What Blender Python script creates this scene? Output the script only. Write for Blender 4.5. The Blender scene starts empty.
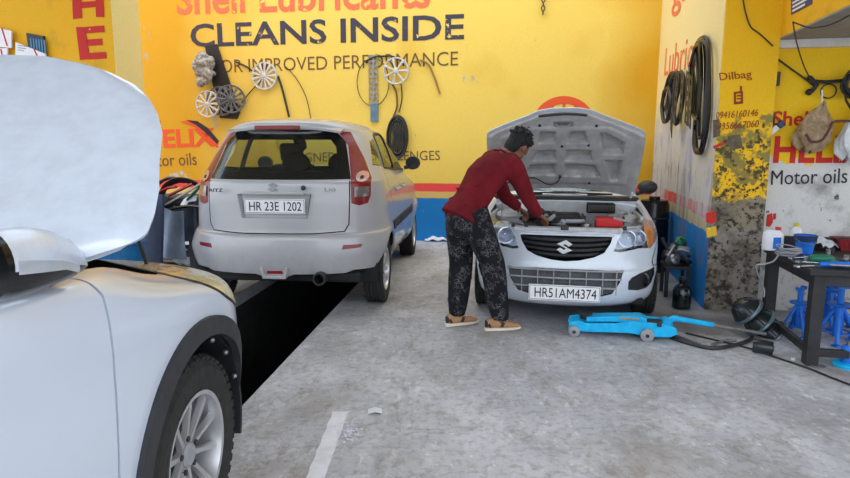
import bpy, bmesh, math, random
from math import sin, cos, pi, radians, sqrt, atan, tan, atan2
from mathutils import Vector, Matrix, noise as mnoise
V = Vector
SC = bpy.context.scene
COL = SC.collection
random.seed(7)

# ------------------------------------------------------------------ camera
FPX, CAMH = 600.0, 1.39
PITCH = atan(94 / 600.0)
cam = bpy.data.cameras.new('camera'); cam.sensor_width = 36; cam.lens = FPX / 850 * 36
cam.clip_start = 0.05
camo = bpy.data.objects.new('camera', cam); COL.objects.link(camo)
camo.location = (0, 0, CAMH); camo.rotation_euler = (pi / 2 - PITCH, 0, 0)
SC.camera = camo
# ------------------------------------------------------------------ world / light / exposure
SC.view_settings.view_transform = 'Standard'; SC.view_settings.look = 'None'
SC.view_settings.gamma = 1.0; SC.view_settings.exposure = 1.28
SC.view_settings.use_curve_mapping = False
W = bpy.data.worlds.new('overcast_sky'); SC.world = W; W.use_nodes = True
nt = W.node_tree; nt.nodes.clear()
wo = nt.nodes.new('ShaderNodeOutputWorld'); bg = nt.nodes.new('ShaderNodeBackground')
tc = nt.nodes.new('ShaderNodeTexCoord'); sp = nt.nodes.new('ShaderNodeSeparateXYZ')
cr = nt.nodes.new('ShaderNodeValToRGB')
nt.links.new(tc.outputs['Generated'], sp.inputs[0]); nt.links.new(sp.outputs[2], cr.inputs[0])
cr.color_ramp.elements[0].position = 0.0; cr.color_ramp.elements[0].color = (0.28, 0.28, 0.28, 1)
e_ = cr.color_ramp.elements.new(0.03); e_.color = (0.80, 0.84, 0.90, 1)
cr.color_ramp.elements[2].position = 0.7; cr.color_ramp.elements[2].color = (0.72, 0.84, 1.0, 1)
nt.links.new(cr.outputs[0], bg.inputs[0]); nt.links.new(bg.outputs[0], wo.inputs[0])
bg.inputs[1].default_value = 1.0
sun = bpy.data.lights.new('hazy_sun', 'SUN'); sun.energy = 1.2; sun.angle = radians(80); sun.color = (1.0, 0.96, 0.90)
suno = bpy.data.objects.new('hazy_sun', sun); COL.objects.link(suno)
suno.rotation_euler = (radians(22), 0, radians(-10))

# ------------------------------------------------------------------ geometry helpers
def heading(a):
    a = radians(a)
    return V((cos(a), -sin(a), 0)), V((sin(a), cos(a), 0))
def ray(px, py):
    a = (px - 425) / FPX; b = (239 - py) / FPX
    return V((a, cos(PITCH) + b * sin(PITCH), -sin(PITCH) + b * cos(PITCH)))
EYE = V((0, 0, CAMH))
def at(px, py, D):                      # point at depth D (world y)
    r = ray(px, py); return EYE + r * (D / r.y)
def on_floor(px, py, z=0.0):
    r = ray(px, py); return EYE + r * ((z - CAMH) / r.z)
class Plane:
    def __init__(s, o, ang, flip=False):
        s.o = V(o); bx, by = heading(ang)
        if not flip: s.u, s.n = bx, -by            # faces the camera
        else: s.u, s.n = by, -bx                   # faces left (a wall on the right)
        if flip == 2: s.u, s.n = -by, bx           # faces right
    def hit(s, px, py, off=0.0):
        r = ray(px, py); o = s.o + s.n * off
        return EYE + r * ((o - EYE).dot(s.n) / r.dot(s.n))
    def M(s, px, py, off=0.0, rot=0.0):
        p = s.hit(px, py, off); z = V((0, 0, 1))
        m = Matrix((s.u, s.n.cross(s.u), s.n)).transposed().to_4x4()
        m.translation = p
        return m @ Matrix.Rotation(rot, 4, 'Z')
def lerp(a, b, t): return a + (b - a) * t
def interp(tab, x):
    if x <= tab[0][0]: return tab[0][1]
    for (a, b), (c, d) in zip(tab, tab[1:]):
        if x <= c: return b + (d - b) * (x - a) / (c - a) if c > a else d
    return tab[-1][1]

class MB:
    def __init__(s): s.v = []; s.f = []; s.M = None; s.mi = []; s.m = 0
    def add(s, vs, fs):
        o = len(s.v)
        for v in vs:
            v = V(v)
            s.v.append(s.M @ v if s.M is not None else v)
        for f in fs: s.f.append([i + o for i in f]); s.mi.append(s.m)
        return s
    def box(s, c, d, R=None):
        x, y, z = d[0] / 2, d[1] / 2, d[2] / 2
        vs = [V((a * x, b * y, e * z)) for e in (-1, 1) for b in (-1, 1) for a in (-1, 1)]
        if R is not None: vs = [R @ v for v in vs]
        c = V(c)
        return s.add([v + c for v in vs], [(0, 2, 3, 1), (4, 5, 7, 6), (0, 1, 5, 4), (2, 6, 7, 3), (0, 4, 6, 2), (1, 3, 7, 5)])
    def cyl(s, p0, p1, r0, r1=None, n=16):
        r1 = r0 if r1 is None else r1
        return s.tube([p0, p1], [r0, r1], n)
    def tube(s, pts, r, n=8, closed=False, flat=None):
        pts = [V(p) for p in pts]; k = len(pts)
        rs = r if isinstance(r, (list, tuple)) else [r] * k
        T = []
        for i in range(k):
            if closed: t = pts[(i + 1) % k] - pts[i - 1]
            else: t = pts[min(i + 1, k - 1)] - pts[max(i - 1, 0)]
            T.append(t.normalized() if t.length > 1e-9 else V((0, 0, 1)))
        a = V((0, 0, 1)) if abs(T[0].z) < 0.9 else V((1, 0, 0))
        N = (a - T[0] * a.dot(T[0])).normalized(); rings = []
        for i in range(k):
            N = (N - T[i] * N.dot(T[i]))
            N = N.normalized() if N.length > 1e-6 else T[i].orthogonal().normalized()
            B = T[i].cross(N)
            fl = flat if flat else 1.0
            rings.append([pts[i] + (N * cos(2 * pi * j / n) * fl + B * sin(2 * pi * j / n)) * rs[i] for j in range(n)])
        vs = [v for q in rings for v in q]; fs = []
        kk = k if closed else k - 1
        for i in range(kk):
            i2 = (i + 1) % k
            for j in range(n):
                j2 = (j + 1) % n
                fs.append((i * n + j, i * n + j2, i2 * n + j2, i2 * n + j))
        if not closed: fs += [tuple(range(n))[::-1], tuple(range((k - 1) * n, k * n))]
        return s.add(vs, fs)
    def lathe(s, prof, n=24, M=None, closed=False, a0=0, a1=2 * pi):
        vs = []; fs = []; k = len(prof); full = abs(a1 - a0 - 2 * pi) < 1e-6
        nn = n if full else n + 1
        for j in range(nn):
            a = a0 + (a1 - a0) * j / n
            for r, z in prof: vs.append(V((r * cos(a), r * sin(a), z)))
        if M is not None: vs = [M @ v for v in vs]
        for j in range(n):
            j2 = (j + 1) % nn
            for i in range(k if closed else k - 1):
                i2 = (i + 1) % k
                fs.append((j * k + i, j2 * k + i, j2 * k + i2, j * k + i2))
        return s.add(vs, fs)
    def prism(s, poly, ax, lo, hi):
        def P(a, b, c):
            return V({'x': (c, a, b), 'y': (a, c, b), 'z': (a, b, c)}[ax])
        k = len(poly)
        vs = [P(a, b, lo) for a, b in poly] + [P(a, b, hi) for a, b in poly]
        fs = [tuple(range(k))[::-1], tuple(range(k, 2 * k))] + [(i, (i + 1) % k, k + (i + 1) % k, k + i) for i in range(k)]
        return s.add(vs, fs)
    def strip(s, line, w, ax, lo, hi, closed=False):
        k = len(line); L = []; R = []
        for i in range(k):
            p = V(line[i] + (0,))
            a = V(line[i - 1] + (0,)) if (i > 0 or closed) else p
            b = V(line[(i + 1) % k] + (0,)) if (i < k - 1 or closed) else p
            d1 = (p - a).normalized() if (p - a).length > 0 else (b - p).normalized()
            d2 = (b - p).normalized() if (b - p).length > 0 else d1
            n1 = V((-d1.y, d1.x, 0)); n2 = V((-d2.y, d2.x, 0)); m = (n1 + n2)
            m = m.normalized() * (w / max(0.35, m.normalized().dot(n1)))
            L.append(((p + m).x, (p + m).y)); R.append(((p - m).x, (p - m).y))
        if not closed: return s.prism(L + R[::-1], ax, lo, hi)
        def P(q, c): return V({'x': (c, q[0], q[1]), 'y': (q[0], c, q[1]), 'z': (q[0], q[1], c)}[ax])
        vs = [P(q, c) for Q in (L, R) for c in (lo, hi) for q in Q]
        fs = []
        for i in range(k):
            j = (i + 1) % k
            fs += [(i, j, k + j, k + i), (2 * k + i, 3 * k + i, 3 * k + j, 2 * k + j), (i, 2 * k + i, 2 * k + j, j), (k + i, k + j, 3 * k + j, 3 * k + i)]
        return s.add(vs, fs)
    def sph(s, c, r, n=16, m=10, R=None):
        r = r if isinstance(r, (tuple, list)) else (r, r, r)
        vs = []; c = V(c)
        for i in range(1, m):
            a = pi * i / m
            for j in range(n):
                b = 2 * pi * j / n
                vs.append(V((r[0] * sin(a) * cos(b), r[1] * sin(a) * sin(b), r[2] * cos(a))))
        vs += [V((0, 0, r[2])), V((0, 0, -r[2]))]
        if R is not None: vs = [R @ v for v in vs]
        fs = []
        for i in range(m - 2):
            for j in range(n):
                fs.append((i * n + j, (i + 1) * n + j, (i + 1) * n + (j + 1) % n, i * n + (j + 1) % n))
        t = (m - 1) * n
        for j in range(n):
            fs.append((t, j, (j + 1) % n)); fs.append((t + 1, (m - 2) * n + (j + 1) % n, (m - 2) * n + j))
        return s.add([v + c for v in vs], fs)
    def torus(s, c, R, r, ax='z', n=32, m=8, sq=1.0):
        c = V(c); pts = []
        for i in range(n):
            a = 2 * pi * i / n; p = {'z': (cos(a), sin(a) * sq, 0), 'x': (0, cos(a), sin(a) * sq), 'y': (cos(a), 0, sin(a) * sq)}[ax]
            pts.append(c + V(p) * R)
        return s.tube(pts, r, m, closed=True)
    def loft(s, rings, caps=True, closed=False):
        n = len(rings[0]); vs = [v for q in rings for v in q]; fs = []
        k = len(rings)
        for i in range(k if closed else k - 1):
            i2 = (i + 1) % k
            for j in range(n):
                j2 = (j + 1) % n; fs.append((i * n + j, i * n + j2, i2 * n + j2, i2 * n + j))
        if caps and not closed: fs += [tuple(range(n))[::-1], tuple(range((k - 1) * n, k * n))]
        return s.add(vs, fs)
    def grid(s, fn, nu, nv):
        vs = [fn(i / nu, j / nv) for j in range(nv + 1) for i in range(nu + 1)]
        fs = [(j * (nu + 1) + i, j * (nu + 1) + i + 1, (j + 1) * (nu + 1) + i + 1, (j + 1) * (nu + 1) + i) for j in range(nv) for i in range(nu)]
        return s.add(vs, fs)
    def sheet(s, fn, nu, nv, t=0.004):          # a thin closed sheet, thickness along fn's local normal
        P = [[V(fn(i / nu, j / nv)) for i in range(nu + 1)] for j in range(nv + 1)]
        def nrm(i, j):
            a = P[j][min(i + 1, nu)] - P[j][max(i - 1, 0)]; b = P[min(j + 1, nv)][i] - P[max(j - 1, 0)][i]
            c = a.cross(b); return c.normalized() if c.length > 1e-9 else V((0, 0, 1))
        w = nu + 1; N = w * (nv + 1)
        vs = [P[j][i] for j in range(nv + 1) for i in range(w)] + [P[j][i] - nrm(i, j) * t for j in range(nv + 1) for i in range(w)]
        fs = []
        for j in range(nv):
            for i in range(nu):
                a, b, c, d = j * w + i, j * w + i + 1, (j + 1) * w + i + 1, (j + 1) * w + i
                fs += [(a, b, c, d), (N + d, N + c, N + b, N + a)]
        ed = [j * w for j in range(nv + 1)]
        edge = list(range(w)) + [j * w + nu for j in range(1, nv + 1)] + [nv * w + i for i in range(nu - 1, -1, -1)] + [j * w for j in range(nv - 1, 0, -1)]
        for a, b in zip(edge, edge[1:] + edge[:1]): fs.append((b, a, N + a, N + b))
        return s.add(vs, fs)
    def mesh(s, name, recalc=True):
        me = bpy.data.meshes.new(name)
        me.from_pydata([tuple(v) for v in s.v], [], s.f)
        for p, m in zip(me.polygons, s.mi): p.material_index = m
        if recalc:
            b = bmesh.new(); b.from_mesh(me); bmesh.ops.recalc_face_normals(b, faces=b.faces); b.to_mesh(me); b.free()
        return me

def finish(me, smooth):
    if smooth is None: return
    for p in me.polygons: p.use_smooth = True
    try: me.set_sharp_from_angle(angle=radians(smooth))
    except Exception: pass
def obj(name, mb, mat, parent=None, smooth=35, bevel=0, M=None, sub=0):
    me = mb.mesh(name) if isinstance(mb, MB) else mb
    me.name = name
    if mat is not None:
        me.materials.clear()
        for m in (mat if isinstance(mat, (list, tuple)) else [mat]): me.materials.append(m)
    finish(me, smooth)
    o = bpy.data.objects.new(name, me); COL.objects.link(o)
    if parent is not None: o.parent = parent
    if M is not None: o.matrix_local = M
    if bevel:
        b = o.modifiers.new('bevel', 'BEVEL'); b.width = bevel; b.segments = 2; b.limit_method = 'ANGLE'; b.angle_limit = radians(40)
        b.harden_normals = False
    if sub:
        u = o.modifiers.new('sub', 'SUBSURF'); u.levels = sub; u.render_levels = sub
    return o
def tag(o, label, cat, group=None, kind=None):
    o['label'] = label; o['category'] = cat
    if group: o['group'] = group
    if kind: o['kind'] = kind
    return o
def struct(o): o['kind'] = 'structure'; return o
def thing(name, label, cat, loc=(0, 0, 0), rotz=0.0, group=None, M=None):
    o = bpy.data.objects.new(name, None); COL.objects.link(o); o.empty_display_size = 0.1
    if M is not None: o.matrix_world = M
    else: o.location = loc; o.rotation_euler = (0, 0, rotz)
    return tag(o, label, cat, group)
def dup(root, label, M=None, loc=None, rotz=None, group=None):
    r = root.copy(); COL.objects.link(r)
    if M is not None: r.matrix_world = M
    if loc is not None: r.location = loc
    if rotz is not None: r.rotation_euler = (0, 0, rotz)
    r['label'] = label
    if group: r['group'] = group
    def rec(a, b):
        for ch in list(a.children):
            c = ch.copy(); COL.objects.link(c); c.parent = b; rec(ch, c)
    rec(root, r)
    return r
def boolean(me, cutter, op='DIFFERENCE'):
    o = bpy.data.objects.new('tmp_a', me); COL.objects.link(o)
    cm = cutter.mesh('tmp_c') if isinstance(cutter, MB) else cutter
    c = bpy.data.objects.new('tmp_b', cm); COL.objects.link(c)
    m = o.modifiers.new('b', 'BOOLEAN'); m.operation = op; m.object = c; m.solver = 'EXACT'
    dg = bpy.context.evaluated_depsgraph_get(); dg.update()
    new = bpy.data.meshes.new_from_object(o.evaluated_get(dg))
    bpy.data.objects.remove(o); bpy.data.objects.remove(c)
    return new
def remesh(mb, voxel=0.01, smooth=8, fac=0.5):
    me = mb.mesh('tmp'); o = bpy.data.objects.new('tmp_r', me); COL.objects.link(o)
    m = o.modifiers.new('r', 'REMESH'); m.mode = 'VOXEL'; m.voxel_size = voxel
    if smooth:
        q = o.modifiers.new('s', 'SMOOTH'); q.iterations = smooth; q.factor = fac
    dg = bpy.context.evaluated_depsgraph_get(); dg.update()
    new = bpy.data.meshes.new_from_object(o.evaluated_get(dg)); bpy.data.objects.remove(o)
    return new
def text_mesh(s, w, h, bold=0.0, ext=0.001, M=None, shear=0.0, space=1.0):
    cu = bpy.data.curves.new('t', 'FONT'); cu.body = s; cu.extrude = 0.02; cu.offset = bold; cu.shear = shear; cu.space_character = space
    cu.resolution_u = 3
    o = bpy.data.objects.new('tmp_t', cu); COL.objects.link(o)
    dg = bpy.context.evaluated_depsgraph_get(); dg.update()
    me = bpy.data.meshes.new_from_object(o.evaluated_get(dg)); bpy.data.objects.remove(o)
    xs = [v.co.x for v in me.vertices]; ys = [v.co.y for v in me.vertices]
    x0, x1, y0, y1 = min(xs), max(xs), min(ys), max(ys)
    for v in me.vertices:
        v.co = V(((v.co.x - x0) / (x1 - x0) * w, (v.co.y - y0) / (y1 - y0) * h, ext if v.co.z > 0 else -ext))
    if M is not None: me.transform(M)
    return me

# ------------------------------------------------------------------ materials
class NT:
    def __init__(s, name):
        s.m = bpy.data.materials.new(name); s.m.use_nodes = True; s.t = s.m.node_tree
        s.b = s.t.nodes['Principled BSDF']; s.co = None
    def n(s, typ, **k):
        x = s.t.nodes.new('ShaderNode' + typ)
        for a, b in k.items(): setattr(x, a, b)
        return x
    def l(s, a, b): s.t.links.new(a, b)
    def coord(s):
        if s.co is None: s.co = s.n('TexCoord').outputs['Object']
        return s.co
    def noise(s, scale, detail=4, rough=0.55, stretch=None, dist=0.0):
        x = s.n('TexNoise'); x.inputs['Scale'].default_value = scale; x.inputs['Detail'].default_value = detail
        x.inputs['Roughness'].default_value = rough; x.inputs['Distortion'].default_value = dist
        c = s.coord()
        if stretch:
            mp = s.n('Mapping'); mp.inputs['Scale'].default_value = stretch; s.l(c, mp.inputs[0]); c = mp.outputs[0]
        s.l(c, x.inputs['Vector']); return x.outputs['Fac']
    def voro(s, scale, feature='DISTANCE_TO_EDGE'):
        x = s.n('TexVoronoi'); x.feature = feature; x.inputs['Scale'].default_value = scale
        s.l(s.coord(), x.inputs['Vector']); return x.outputs['Distance']
    def math(s, op, a, b=0.0, clamp=False):
        x = s.n('Math', operation=op, use_clamp=clamp)
        for i, q in enumerate((a, b)):
            if isinstance(q, (int, float)): x.inputs[i].default_value = q
            else: s.l(q, x.inputs[i])
        return x.outputs[0]
    def step(s, v, lo, hi):
        x = s.n('MapRange'); x.inputs[1].default_value = lo; x.inputs[2].default_value = hi; s.l(v, x.inputs[0]); return x.outputs[0]
    def mix(s, f, a, b):
        x = s.n('Mix', data_type='RGBA')
        if isinstance(f, (int, float)): x.inputs[0].default_value = f
        else: s.l(f, x.inputs[0])
        for i, q in ((6, a), (7, b)):
            if isinstance(q, tuple): x.inputs[i].default_value = q if len(q) == 4 else q + (1,)
            else: s.l(q, x.inputs[i])
        return x.outputs[2]
    def xyz(s):
        x = s.n('SeparateXYZ'); s.l(s.coord(), x.inputs[0]); return x.outputs
    def base(s, c):
        if isinstance(c, tuple): s.b.inputs['Base Color'].default_value = c if len(c) == 4 else c + (1,)
        else: s.l(c, s.b.inputs['Base Color'])
        return s
    def set(s, **k):
        for a, b in k.items():
            a = {'rough': 'Roughness', 'metal': 'Metallic', 'coat': 'Coat Weight', 'spec': 'Specular IOR Level', 'alpha': 'Alpha', 'trans': 'Transmission Weight', 'ior': 'IOR'}.get(a, a)
            if isinstance(b, (int, float)): s.b.inputs[a].default_value = b
            else: s.l(b, s.b.inputs[a])
        return s
    def bump(s, h, st=0.3, dist=0.01):
        x = s.n('Bump'); x.inputs['Strength'].default_value = st; x.inputs['Distance'].default_value = dist
        s.l(h, x.inputs['Height']); s.l(x.outputs[0], s.b.inputs['Normal']); return s
def c8(r, g, b):                       # sRGB 0-255 -> linear
    def f(u):
        u /= 255.0
        return u / 12.92 if u <= 0.04045 else ((u + 0.055) / 1.055) ** 2.4
    return (f(r), f(g), f(b))
MATS = {}
def M_(name, col, rough=0.5, metal=0.0, var=0.12, scale=9.0, coat=0.0, bump=0.0, spec=0.5):
    if name in MATS: return MATS[name]
    q = NT(name); n = q.noise(scale)
    d = tuple(c * (1 - var) for c in col); u = tuple(min(1, c * (1 + var)) for c in col)
    q.base(q.mix(q.step(n, 0.3, 0.7), d, u)).set(rough=rough, metal=metal, coat=coat, spec=spec)
    if bump: q.bump(n, bump, 0.01)
    MATS[name] = q.m; return q.m

def wall_mat(name, bands, jag=0.03, layers=(), rough=0.75, bump=0.25, tint=None):
    """bands: [(z_bottom, colour)...]; layers: (colour, noise scale, threshold, zlo, zhi, softness, stretch) paint lost or stained between zlo and zhi"""
    q = NT(name); z = q.xyz()[2]; n1 = q.noise(6.0, 5); n2 = q.noise(0.55, 3)
    zj = q.math('ADD', z, q.math('MULTIPLY', q.math('SUBTRACT', n1, 0.5), jag))
    col = bands[0][1]
    for zb, c in bands[1:]:
        col = q.mix(q.step(zj, zb - 0.006, zb + 0.006), col, c)
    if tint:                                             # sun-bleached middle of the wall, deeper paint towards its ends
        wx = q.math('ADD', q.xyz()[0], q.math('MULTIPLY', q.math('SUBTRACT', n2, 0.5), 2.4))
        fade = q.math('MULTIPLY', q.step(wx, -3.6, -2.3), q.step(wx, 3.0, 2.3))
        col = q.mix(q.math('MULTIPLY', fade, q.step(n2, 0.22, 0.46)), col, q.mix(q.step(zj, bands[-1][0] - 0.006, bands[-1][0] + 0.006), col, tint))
    fine = q.noise(38.0, 4)
    for (c, sc, th, zlo, zhi, soft, st) in layers:
        m = q.noise(sc, 6, 0.62, st)
        up = q.step(zj, zlo, zlo + 0.35); dn = q.step(zj, zhi, zhi - 0.35)
        w = q.math('MULTIPLY', up, dn)
        mm = q.math('ADD', m, q.math('MULTIPLY', q.math('SUBTRACT', w, 1.0), 0.45))
        mm = q.math('ADD', mm, q.math('MULTIPLY', q.math('SUBTRACT', fine, 0.5), 0.10))
        col = q.mix(q.step(mm, th, th + soft), col, c)
    col = q.mix(q.step(q.noise(70, 3), 0.25, 0.8), q.mix(0.12, col, (0.02, 0.02, 0.02)), col)
    q.base(col).set(rough=rough)
    q.bump(q.math('ADD', n1, q.math('MULTIPLY', fine, 0.5)), bump, 0.01)
    return q.m

YEL = c8(248, 186, 0); YEL2 = c8(248, 214, 98); CREAM = c8(252, 228, 160)
GREY = c8(165, 160, 152); BLUE = c8(0, 132, 212); RED = c8(248, 78, 74); DGREY = c8(92, 86, 78)
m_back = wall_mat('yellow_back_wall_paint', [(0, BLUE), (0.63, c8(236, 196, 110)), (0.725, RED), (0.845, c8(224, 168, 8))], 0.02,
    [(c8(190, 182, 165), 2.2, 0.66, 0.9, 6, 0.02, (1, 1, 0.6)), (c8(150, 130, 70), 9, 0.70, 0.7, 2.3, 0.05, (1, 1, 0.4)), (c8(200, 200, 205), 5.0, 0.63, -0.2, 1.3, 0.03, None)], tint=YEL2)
m_side = wall_mat('cream_wall_paint', [(0, BLUE), (0.66, c8(206, 190, 150)), (0.77, c8(232, 84, 74)), (0.88, c8(214, 206, 196)), (1.55, c8(240, 224, 170)), (1.9, CREAM)], 0.07,
    [(c8(204, 200, 200), 2.6, 0.42, 0.45, 2.05, 0.16, (1, 1, 0.5)), (c8(176, 172, 190), 4.0, 0.54, 0.7, 1.8, 0.12, (1, 1, 0.4)), (c8(130, 124, 122), 9.0, 0.53, 0.0, 1.5, 0.12, (1, 1, 0.12)), (c8(240, 214, 120), 5.0, 0.62, 0.7, 1.9, 0.05, None)])
m_pier = wall_mat('stained_yellow_pier_paint', [(0, c8(150, 142, 130)), (0.72, c8(150, 138, 112)), (0.95, c8(255, 200, 0))], 0.5,
    [(c8(96, 86, 72), 4.0, 0.47, -0.4, 1.30, 0.16, None), (c8(60, 52, 42), 11.0, 0.50, -0.4, 1.3, 0.12, None), (c8(48, 42, 34), 26.0, 0.55, -0.4, 1.75, 0.06, None), (c8(150, 132, 60), 7, 0.47, 0.75, 1.95, 0.08, None), (c8(82, 70, 36), 15, 0.53, 0.7, 1.85, 0.05, None), (c8(216, 60, 46), 5.0, 0.66, 0.45, 1.15, 0.03, None), (c8(190, 150, 40), 6.0, 0.62, 0.3, 1.2, 0.04, None)])
m_recess = wall_mat('plaster_and_yellow_paint', [(0, c8(222, 220, 216)), (1.26, c8(255, 206, 0))], 0.42,
    [(c8(136, 130, 122), 2.2, 0.50, -0.5, 1.5, 0.2, None), (c8(112, 104, 96), 7, 0.56, -0.5, 1.0, 0.12, None), (c8(205, 170, 60), 3.4, 0.60, 0.8, 1.4, 0.05, None), (c8(84, 76, 68), 11, 0.64, -0.3, 1.4, 0.06, None)])
m_yel = wall_mat('yellow_wall_paint', [(0, GREY), (0.9, YEL)], 0.2,
    [(c8(196, 150, 30), 1.6, 0.56, 0.5, 6, 0.2, None), (c8(180, 170, 150), 5, 0.70, 0.5, 6, 0.03, None)])
m_pale = wall_mat('pale_cream_pier_paint', [(0, GREY), (0.9, c8(250, 226, 150))], 0.2, [(c8(120, 110, 90), 8, 0.72, 0.5, 6, 0.03, None)])
m_soffit = M_('grey_soffit', c8(150, 146, 136), 0.9, bump=0.3)
m_band = M_('white_beam_paint', c8(232, 228, 220), 0.8)

def concrete():
    q = NT('worn_concrete'); x = q.xyz()
    a = q.noise(0.55, 6, 0.6); b = q.noise(3.2, 8, 0.68, (1, 0.6, 1)); c = q.noise(22, 6, 0.7); d = q.noise(90, 2)
    col = q.mix(q.step(a, 0.33, 0.66), c8(164, 164, 168), c8(204, 205, 210))
    col = q.mix(q.math('MULTIPLY', q.step(b, 0.47, 0.66), 0.55), col, c8(222, 222, 224))
    col = q.mix(q.math('MULTIPLY', q.step(c, 0.48, 0.70), 0.6), col, c8(124, 114, 104))
    col = q.mix(q.math('MULTIPLY', q.step(q.noise(8, 8, 0.75, (1, 0.5, 1), 0.3), 0.53, 0.68), 0.55), col, c8(128, 112, 96))
    col = q.mix(q.math('MULTIPLY', q.step(q.noise(16, 7, 0.75, (1, 0.6, 1)), 0.56, 0.66), 0.6), col, c8(238, 238, 240))
    col = q.mix(q.math('MULTIPLY', q.step(q.noise(1.3, 5, 0.62, None, 0.6), 0.52, 0.66), 0.55), col, c8(140, 130, 120))
    col = q.mix(q.math('MULTIPLY', q.step(q.noise(4.5, 7, 0.7, (0.35, 1, 1), 0.4), 0.55, 0.70), 0.35), col, c8(112, 104, 98))
    col = q.mix(q.math('MULTIPLY', q.step(d, 0.6, 0.75), 0.3), col, c8(110, 106, 102))
    # oil and damp, plus under-car shade darkened into the floor colour
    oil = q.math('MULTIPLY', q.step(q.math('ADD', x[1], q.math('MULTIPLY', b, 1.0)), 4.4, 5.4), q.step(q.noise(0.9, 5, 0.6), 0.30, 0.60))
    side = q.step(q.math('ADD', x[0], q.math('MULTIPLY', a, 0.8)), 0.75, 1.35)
    wet_shade = q.math('MULTIPLY', oil, q.math('ADD', 0.35, q.math('MULTIPLY', side, 0.65)))
    col = q.mix(q.math('MULTIPLY', wet_shade, 0.62), col, c8(84, 82, 80))
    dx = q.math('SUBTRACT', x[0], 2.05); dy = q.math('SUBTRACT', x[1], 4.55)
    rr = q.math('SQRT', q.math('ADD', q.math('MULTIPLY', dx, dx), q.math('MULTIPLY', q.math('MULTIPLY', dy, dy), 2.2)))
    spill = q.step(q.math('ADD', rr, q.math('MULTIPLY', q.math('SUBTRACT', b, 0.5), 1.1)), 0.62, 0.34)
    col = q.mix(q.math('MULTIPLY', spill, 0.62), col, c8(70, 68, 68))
    vor = q.voro(0.62); w = q.math('ADD', vor, q.math('MULTIPLY', q.math('SUBTRACT', b, 0.5), 0.22))
    col = q.mix(q.math('MULTIPLY', q.step(q.math('ABSOLUTE', w), 0.006, 0.0), 0.30), col, c8(104, 98, 92))
    q.base(col).set(rough=q.math('SUBTRACT', 0.72, q.math('MULTIPLY', wet_shade, 0.42)))
    q.bump(q.math('ADD', b, q.math('MULTIPLY', c, 0.5)), 0.35, 0.012)
    return q.m
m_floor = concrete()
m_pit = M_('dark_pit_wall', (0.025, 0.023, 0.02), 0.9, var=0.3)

def paint(name, col, flake=0.0, rough=0.28, metal=0.0, dirt=0.0):
    q = NT(name); n = q.noise(2.5, 4)
    cc = q.mix(q.step(n, 0.3, 0.7), tuple(c * 0.96 for c in col), col)
    if dirt:
        z = q.xyz()[2]
        k = q.math('MULTIPLY', q.step(q.noise(14, 6, 0.7), 0.4, 0.75), q.math('MULTIPLY', q.step(z, 0.75, 0.2), dirt))
        cc = q.mix(k, cc, c8(120, 112, 100))
    q.base(cc).set(rough=rough, metal=metal, coat=0.8)
    q.b.inputs['Coat Roughness'].default_value = 0.08
    return q.m
m_white = paint('white_car_paint', c8(212, 221, 235), dirt=0.2)
m_silver = paint('silver_car_paint', c8(180, 180, 183), rough=0.42, metal=0.12, dirt=0.4)
m_silver2 = paint('light_silver_car_paint', c8(214, 222, 232), rough=0.36, metal=0.12, dirt=0.2)
m_hoodin = M_('bare_hood_metal', c8(172, 170, 168), 0.5, 0.25, scale=14, var=0.16)
m_trim = M_('black_plastic_trim', c8(34, 35, 38), 0.55, var=0.2)
m_clad = M_('dusty_black_cladding', c8(48, 49, 53), 0.6, var=0.25, scale=18)
m_dark = M_('dark_interior', c8(22, 22, 24), 0.8, var=0.3)
m_black = M_('gloss_black', c8(16, 16, 18), 0.2)
m_rub = M_('tyre_rubber', c8(40, 39, 38), 0.85, var=0.35, scale=30, bump=0.4)
m_alloy = M_('alloy_silver', c8(198, 198, 200), 0.35, 0.7, scale=12, var=0.1)
m_chrome = M_('chrome', c8(220, 222, 224), 0.14, 1.0, var=0.03)
m_steel = M_('worn_steel', c8(150, 150, 150), 0.42, 0.8, scale=25, var=0.2)
m_dsteel = M_('oily_dark_steel', c8(62, 62, 64), 0.5, 0.5, scale=25, var=0.3)
m_redlamp = M_('red_lamp_lens', c8(128, 6, 10), 0.3, coat=0.25, var=0.2, scale=30)
m_aged = M_('aged_lamp_lens', c8(228, 214, 166), 0.22, coat=.6, scale=7, var=.28)
m_smoke = M_('smoky_lamp_lens', c8(112, 104, 104), 0.16, coat=1.0)
m_clearlamp = M_('pale_lamp_lens', c8(206, 150, 138), 0.16, coat=1.0)
m_amber = M_('amber_lens', c8(240, 140, 20), 0.15, coat=1.0)
m_plate = M_('white_plate', c8(238, 238, 240), 0.4, var=0.03)
m_ink = M_('black_ink', c8(14, 14, 18), 0.6)
m_whitep = M_('white_plastic', c8(228, 230, 234), 0.4, var=0.06)
m_grey = M_('grey_plastic', c8(150, 152, 156), 0.5)
def lens(name, tint=(1, 1, 1), rough=0.05, mixf=0.12):
    q = NT(name); out = q.t.nodes['Material Output']
    tr = q.n('BsdfTransparent'); tr.inputs[0].default_value = tint + (1,)
    gl = q.n('BsdfGlossy'); gl.inputs['Roughness'].default_value = rough
    nz = q.noise(6, 3)
    lw = q.n('LayerWeight'); lw.inputs[0].default_value = 0.5
    fac = q.math('ADD', 0.04 + 0.05 * mixf, q.math('MULTIPLY', q.math('POWER', lw.outputs['Facing'], 4.0), 0.38))
    mx = q.n('MixShader'); q.l(q.math('MULTIPLY', fac, q.step(nz, -1.5, 0.6)), mx.inputs[0]); q.l(tr.outputs[0], mx.inputs[1]); q.l(gl.outputs[0], mx.inputs[2])
    q.l(mx.outputs[0], out.inputs[0]); return q.m
m_glass = lens('window_glass', (0.80, 0.86, 0.84), 0.02, 0.30)
m_tint = lens('tinted_glass', (0.80, 0.85, 0.83), 0.02, 0.30)
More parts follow.
